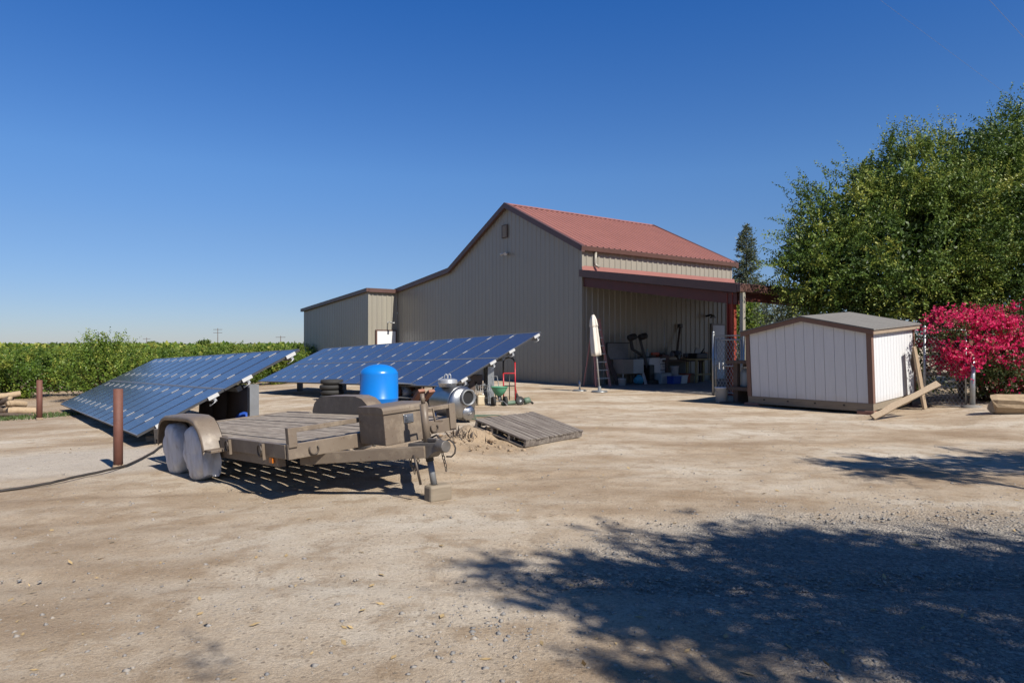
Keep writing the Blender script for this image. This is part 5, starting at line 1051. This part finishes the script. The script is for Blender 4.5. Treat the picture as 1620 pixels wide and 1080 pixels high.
# low understory behind the shed
tree('hedge_shrub', (9.9+1.6, 19.3, gz(11.5, 19.3)), [wl(1480, 600, 18.6, 32), wl(1525, 600, 18.4, 32), wl(1500, 570, 19, 36), wl(1540, 575, 18.8, 34), wl(1465, 565, 19.2, 28)], 'dark leafy shrub filling the space behind the chain link panel', 'shrub', m='leaf_bush', dens=14, length=(.2, .5), per=9, leaf=(.07, .11), trunk=.06, fill=120)
tree('shade_shrub', (11.6, 21.0, gz(11.6, 21)), [wl(1390, 500, 20.8, 34), wl(1350, 505, 21, 30), wl(1440, 505, 20.8, 34)], 'dull grey-green shrub peeking over the shed roof', 'shrub', m='leaf_olive', dens=14, length=(.25, .5), per=10, leaf=(.06, .09), trunk=.06)
# tree out of the frame whose shade falls on the foreground
sl_ = []
for x_, y_, rx_, ry_ in ((5.48, .85, .95, .62), (6.3, 1.45, 1.05, .8), (7.25, 1.25, 1.15, .95), (8.15, .6, 1.2, 1.15), (6.5, .2, 1.15, .75), (5.28, .2, .6, .4), (7.35, -.5, 1.3, .9), (8.9, 1.2, .95, .85), (5.85, -.75, .85, .38), (9.6, -.3, 1.5, 1.3), (4.90, .62, .42, .26), (6.9, -1.6, 1.4, .7), (10.9, .8, 1.4, 1.3), (9.15, 4.85, .75, .55), (10.2, 5.2, 1.05, .8), (11.3, 5.35, 1.15, .85), (12.5, 4.9, 1.4, 1.2), (11.8, 2.6, 1.5, 1.1), (3.30, -.55, .10, .08)):
    dz_ = random.uniform(-.7, .7) if rx_ > .3 else 0
    sl_.append(((x_-.90+.652*dz_, y_-.92-.805*dz_, 5.5+dz_), (rx_, ry_, .55 if rx_ > .3 else .12)))
tree('roadside_tree', (11.6, 1.2, 0), sl_, 'broad tree beside the drive whose dappled shade covers the foreground', dens=20, length=(.25, .7), per=12, leaf=(.08, .125), fill=480, upw=.12, bundle=7, spread=.14)
# ------------------------------------------------------------------ conifer and olive behind the barn
def conifer(base, h_, rad, lab):
    base = Vector(base); e = empty('conifer', base, 0, lab, 'tree'); Ps = []; Ds = []; z = .8; mb = MB(); mb.tube([(0, 0, -.3), (0, 0, h_*.5), (0, 0, h_)], [.22, .13, .02], 8)
    while z < h_:
        f = z/h_; rr_ = rad*(1-f)**.75*random.uniform(.75, 1.15)+.08
        for k in range(9):
            a_ = random.random()*6.28; d_ = np.array([math.cos(a_), math.sin(a_), -.15+.5*f]); n = max(6, int(rr_*46)); s_ = rng.random(n)**.7*rr_
            q_ = d_[None]*s_[:, None]+np.array([0, 0, z])+rng.normal(size=(n, 3))*.09; Ps.append(q_); Ds.append(np.tile(d_, (n, 1))+rng.normal(size=(n, 3))*.7)
        mb.tube([(0, 0, z), (math.cos(a_)*rr_*.8, math.sin(a_)*rr_*.8, z)], .02, 4); z += h_*.022
    P = np.concatenate(Ps); leaves('crown', P, np.concatenate(Ds), rng.uniform(.12, .26, len(P)), M['leaf_conifer'], e, .4, rng.random(len(P))); mb.build('trunk', M['bark'], e)
conifer((19.9, 58, -.1), 12.0, 2.7, 'slim young conifer rising behind the right end of the barn')
tree('olive_tree', (17.6, 45, 0), [wl(1225, 500, 45, 26), wl(1252, 492, 45, 22), wl(1245, 515, 45, 26), wl(1275, 505, 45, 24)], 'rounded grey-green olive tree seen under the lean-to beam', m='leaf_olive', dens=10, length=(.4, .8), per=10, leaf=(.12, .2), trunk=.2)
tree('broad_tree', (19.3, 52, 0), [wl(1172, 500, 52, 26), wl(1190, 490, 52, 22), wl(1180, 525, 52, 30), wl(1210, 520, 52, 16)], 'yellow-green broad tree low behind the lean-to corner', m='leaf_citrus', dens=9, length=(.4, .8), per=10, leaf=(.14, .22), trunk=.2)
# ------------------------------------------------------------------ orchard
rowd = np.array([.67, .743]); rown = np.array([-.743, .67]); R0 = np.array([-20.4, 30.6])
def citrus_proto(r_, h_, seed):
    lob = [((0, 0, h_*.50), (r_*.9, r_*.9, h_*.42)), ((r_*.45, .2, h_*.66), (r_*.5, r_*.5, h_*.30)), ((-r_*.45, -.3, h_*.60), (r_*.55, r_*.55, h_*.33)), ((.2, -r_*.55, h_*.28), (r_*.75, r_*.55, h_*.27)), ((-.2, r_*.4, h_*.7), (r_*.45, r_*.45, h_*.27)), ((-r_*.5, .2, h_*.24), (r_*.6, r_*.6, h_*.23)), ((r_*.55, -.1, h_*.25), (r_*.55, r_*.6, h_*.24))]
    return tree('citrus_tree', (0, 0, 0), lob, None, None, None, 'leaf_citrus', 17, (.18, .45), 10, (.08, .125), .3, 110, .09, bundle=6, spread=.16)
protos = [citrus_proto(1.55, 1.98, 1), citrus_proto(1.7, 2.2, 2), citrus_proto(1.5, 1.85, 3)]
used = [False]*3
names = ['first', 'second', 'third', 'fourth', 'fifth', 'sixth', 'seventh', 'eighth', 'ninth', 'tenth', 'eleventh', 'twelfth']
def place(i, x, y, s, rz, lab, grp):
    if not used[i]: o = protos[i]; used[i] = True
    else: o = copy_tree(protos[i])
    o.location = (x, y, gz(x, y)); o.rotation_euler = (0, 0, rz); o.scale = (s, s, s*random.uniform(.94, 1.05)); return tag(o, lab, 'tree', grp)
k = 0
for t in np.arange(-8.6, 11.2, 2.45):
    q = R0+rowd*t+rown*random.uniform(-.2, .2); place(k % 3, q[0], q[1], random.uniform(.86, 1.16), random.random()*6, names[k]+' citrus tree from the left in the front row of the orchard', 'citrus trees in the front row'); k += 1
q = at(160, 600, 27.5); tree('citrus_tree', (q.x, q.y, gz(q.x, q.y)), [wl(150, 575, 27.5, 36), wl(185, 572, 28, 34), wl(125, 590, 27.5, 30), wl(165, 600, 27, 34), wl(205, 590, 28, 30), wl(145, 548, 27.8, 14), wl(172, 550, 27.8, 14)], 'bushiest citrus tree, with tall upright shoots, just left of the left array', group='citrus trees in the front row', m='leaf_citrus', dens=16, length=(.3, .75), per=10, leaf=(.09, .14), upw=1.1, fill=45, trunk=.1)
for rI in range(1, 9):
    for t in np.arange(-14-rI*3.2, 24+rI*4.0, 2.5 if rI < 4 else 3.2):
        q = R0+rowd*t+rown*(rI*5.2)
        r_ = q[0]/q[1]
        if r_ < -.80 or r_ > -.305: continue
        place(random.randrange(3), q[0], q[1], random.uniform(.95, 1.12), random.random()*6, 'citrus tree in the rows behind the front orchard row', 'citrus trees in the rows behind')
# the far orchard, one mass to the horizon
n = 60000; yy = 75*np.exp(rng.random(n)*2.3); xx = yy*rng.uniform(-.95, -.2, n)
hh = 1.9+.45*np.sin(xx*.9+yy*.4)+.35*rng.random(n)
P = np.column_stack([xx, yy, gz_smooth(xx, yy)+hh*rng.random(n)**.35]); D = unit(n); D[:, 2] = np.abs(D[:, 2])*.6+.2
tag(leaves('far_orchard', P, D, .0085*yy**.95*rng.uniform(.6, 1.3, n), M['leaf_citrus'], None, .9), 'green orchard canopy stretching to the horizon', 'orchard', kind='stuff')
for px_, Y_, hpx, lab in ((239, 330, 10, 'tiny dark round tree on the horizon left of the power pole'), (322, 300, 13, 'tiny dark wide tree on the horizon just left of the tall power pole'), (443, 420, 8, 'tiny dark tree on the horizon beside the barn annex')):
    x = (px_-810)/1080*Y_; r_ = hpx*.5/1080*Y_
    tree('distant_tree', (x, Y_, -.7), [((x+a_*r_*.8, Y_, 1.2+r_*.9+b2*r_*.5), (r_*.9, r_*.9, r_*.8)) for a_, b2 in ((-1, 0), (0, .5), (1, .1), (.3, -.3))], lab, group='trees on the horizon', m='leaf_elm', dens=1.2, length=(.6, 1.5), per=8, leaf=(.6, 1.1), trunk=.25, fill=3)
for px_, Y_, tp_, lab in ((344.5, 260, 519, 'distant wooden power pole with two crossarms above the orchard'), (232, 300, 534, 'distant short power pole on the horizon at the left'), (444, 240, 531, 'distant slim power pole beside the barn annex')):
    x = (px_-810)/1080*Y_; h_ = H+(550-tp_)/1080*Y_+.7; e = empty('power_pole', (x, Y_, -.7), 0, lab, 'utility pole', 'power poles on the horizon'); MB().tube([(0, 0, 0), (0, 0, h_)], [.16, .11], 8).build('pole', M['oldtimber'], e)
    for k in range(2 if tp_ == 519 else 1): MB().box(-1.7, 1.7, -.07, .07, h_-.6-k*1.2, h_-.45-k*1.2).build('crossarm', M['oldtimber'], e)
# overhead wires at the top right
for i, (a_, b_) in enumerate((((1565, 0), (1622, 62)), ((1392, 0), (1540, 110)))):
    p0 = at(a_[0], a_[1], 30); p1 = at(b_[0], b_[1], 34); d_ = p1-p0; pts = [p0+d_*f for f in (-1.5, -.6, 0, .5, 1, 1.6, 2.4 if i == 0 else 1.7)]
    tag(MB().tube(pts, .007 if i == 0 else .004, 5).build('overhead_wire', M['greysteel']), ('thin dark overhead wire crossing the top right corner of the sky', 'fainter overhead wire in the sky above the big tree')[i], 'wire')
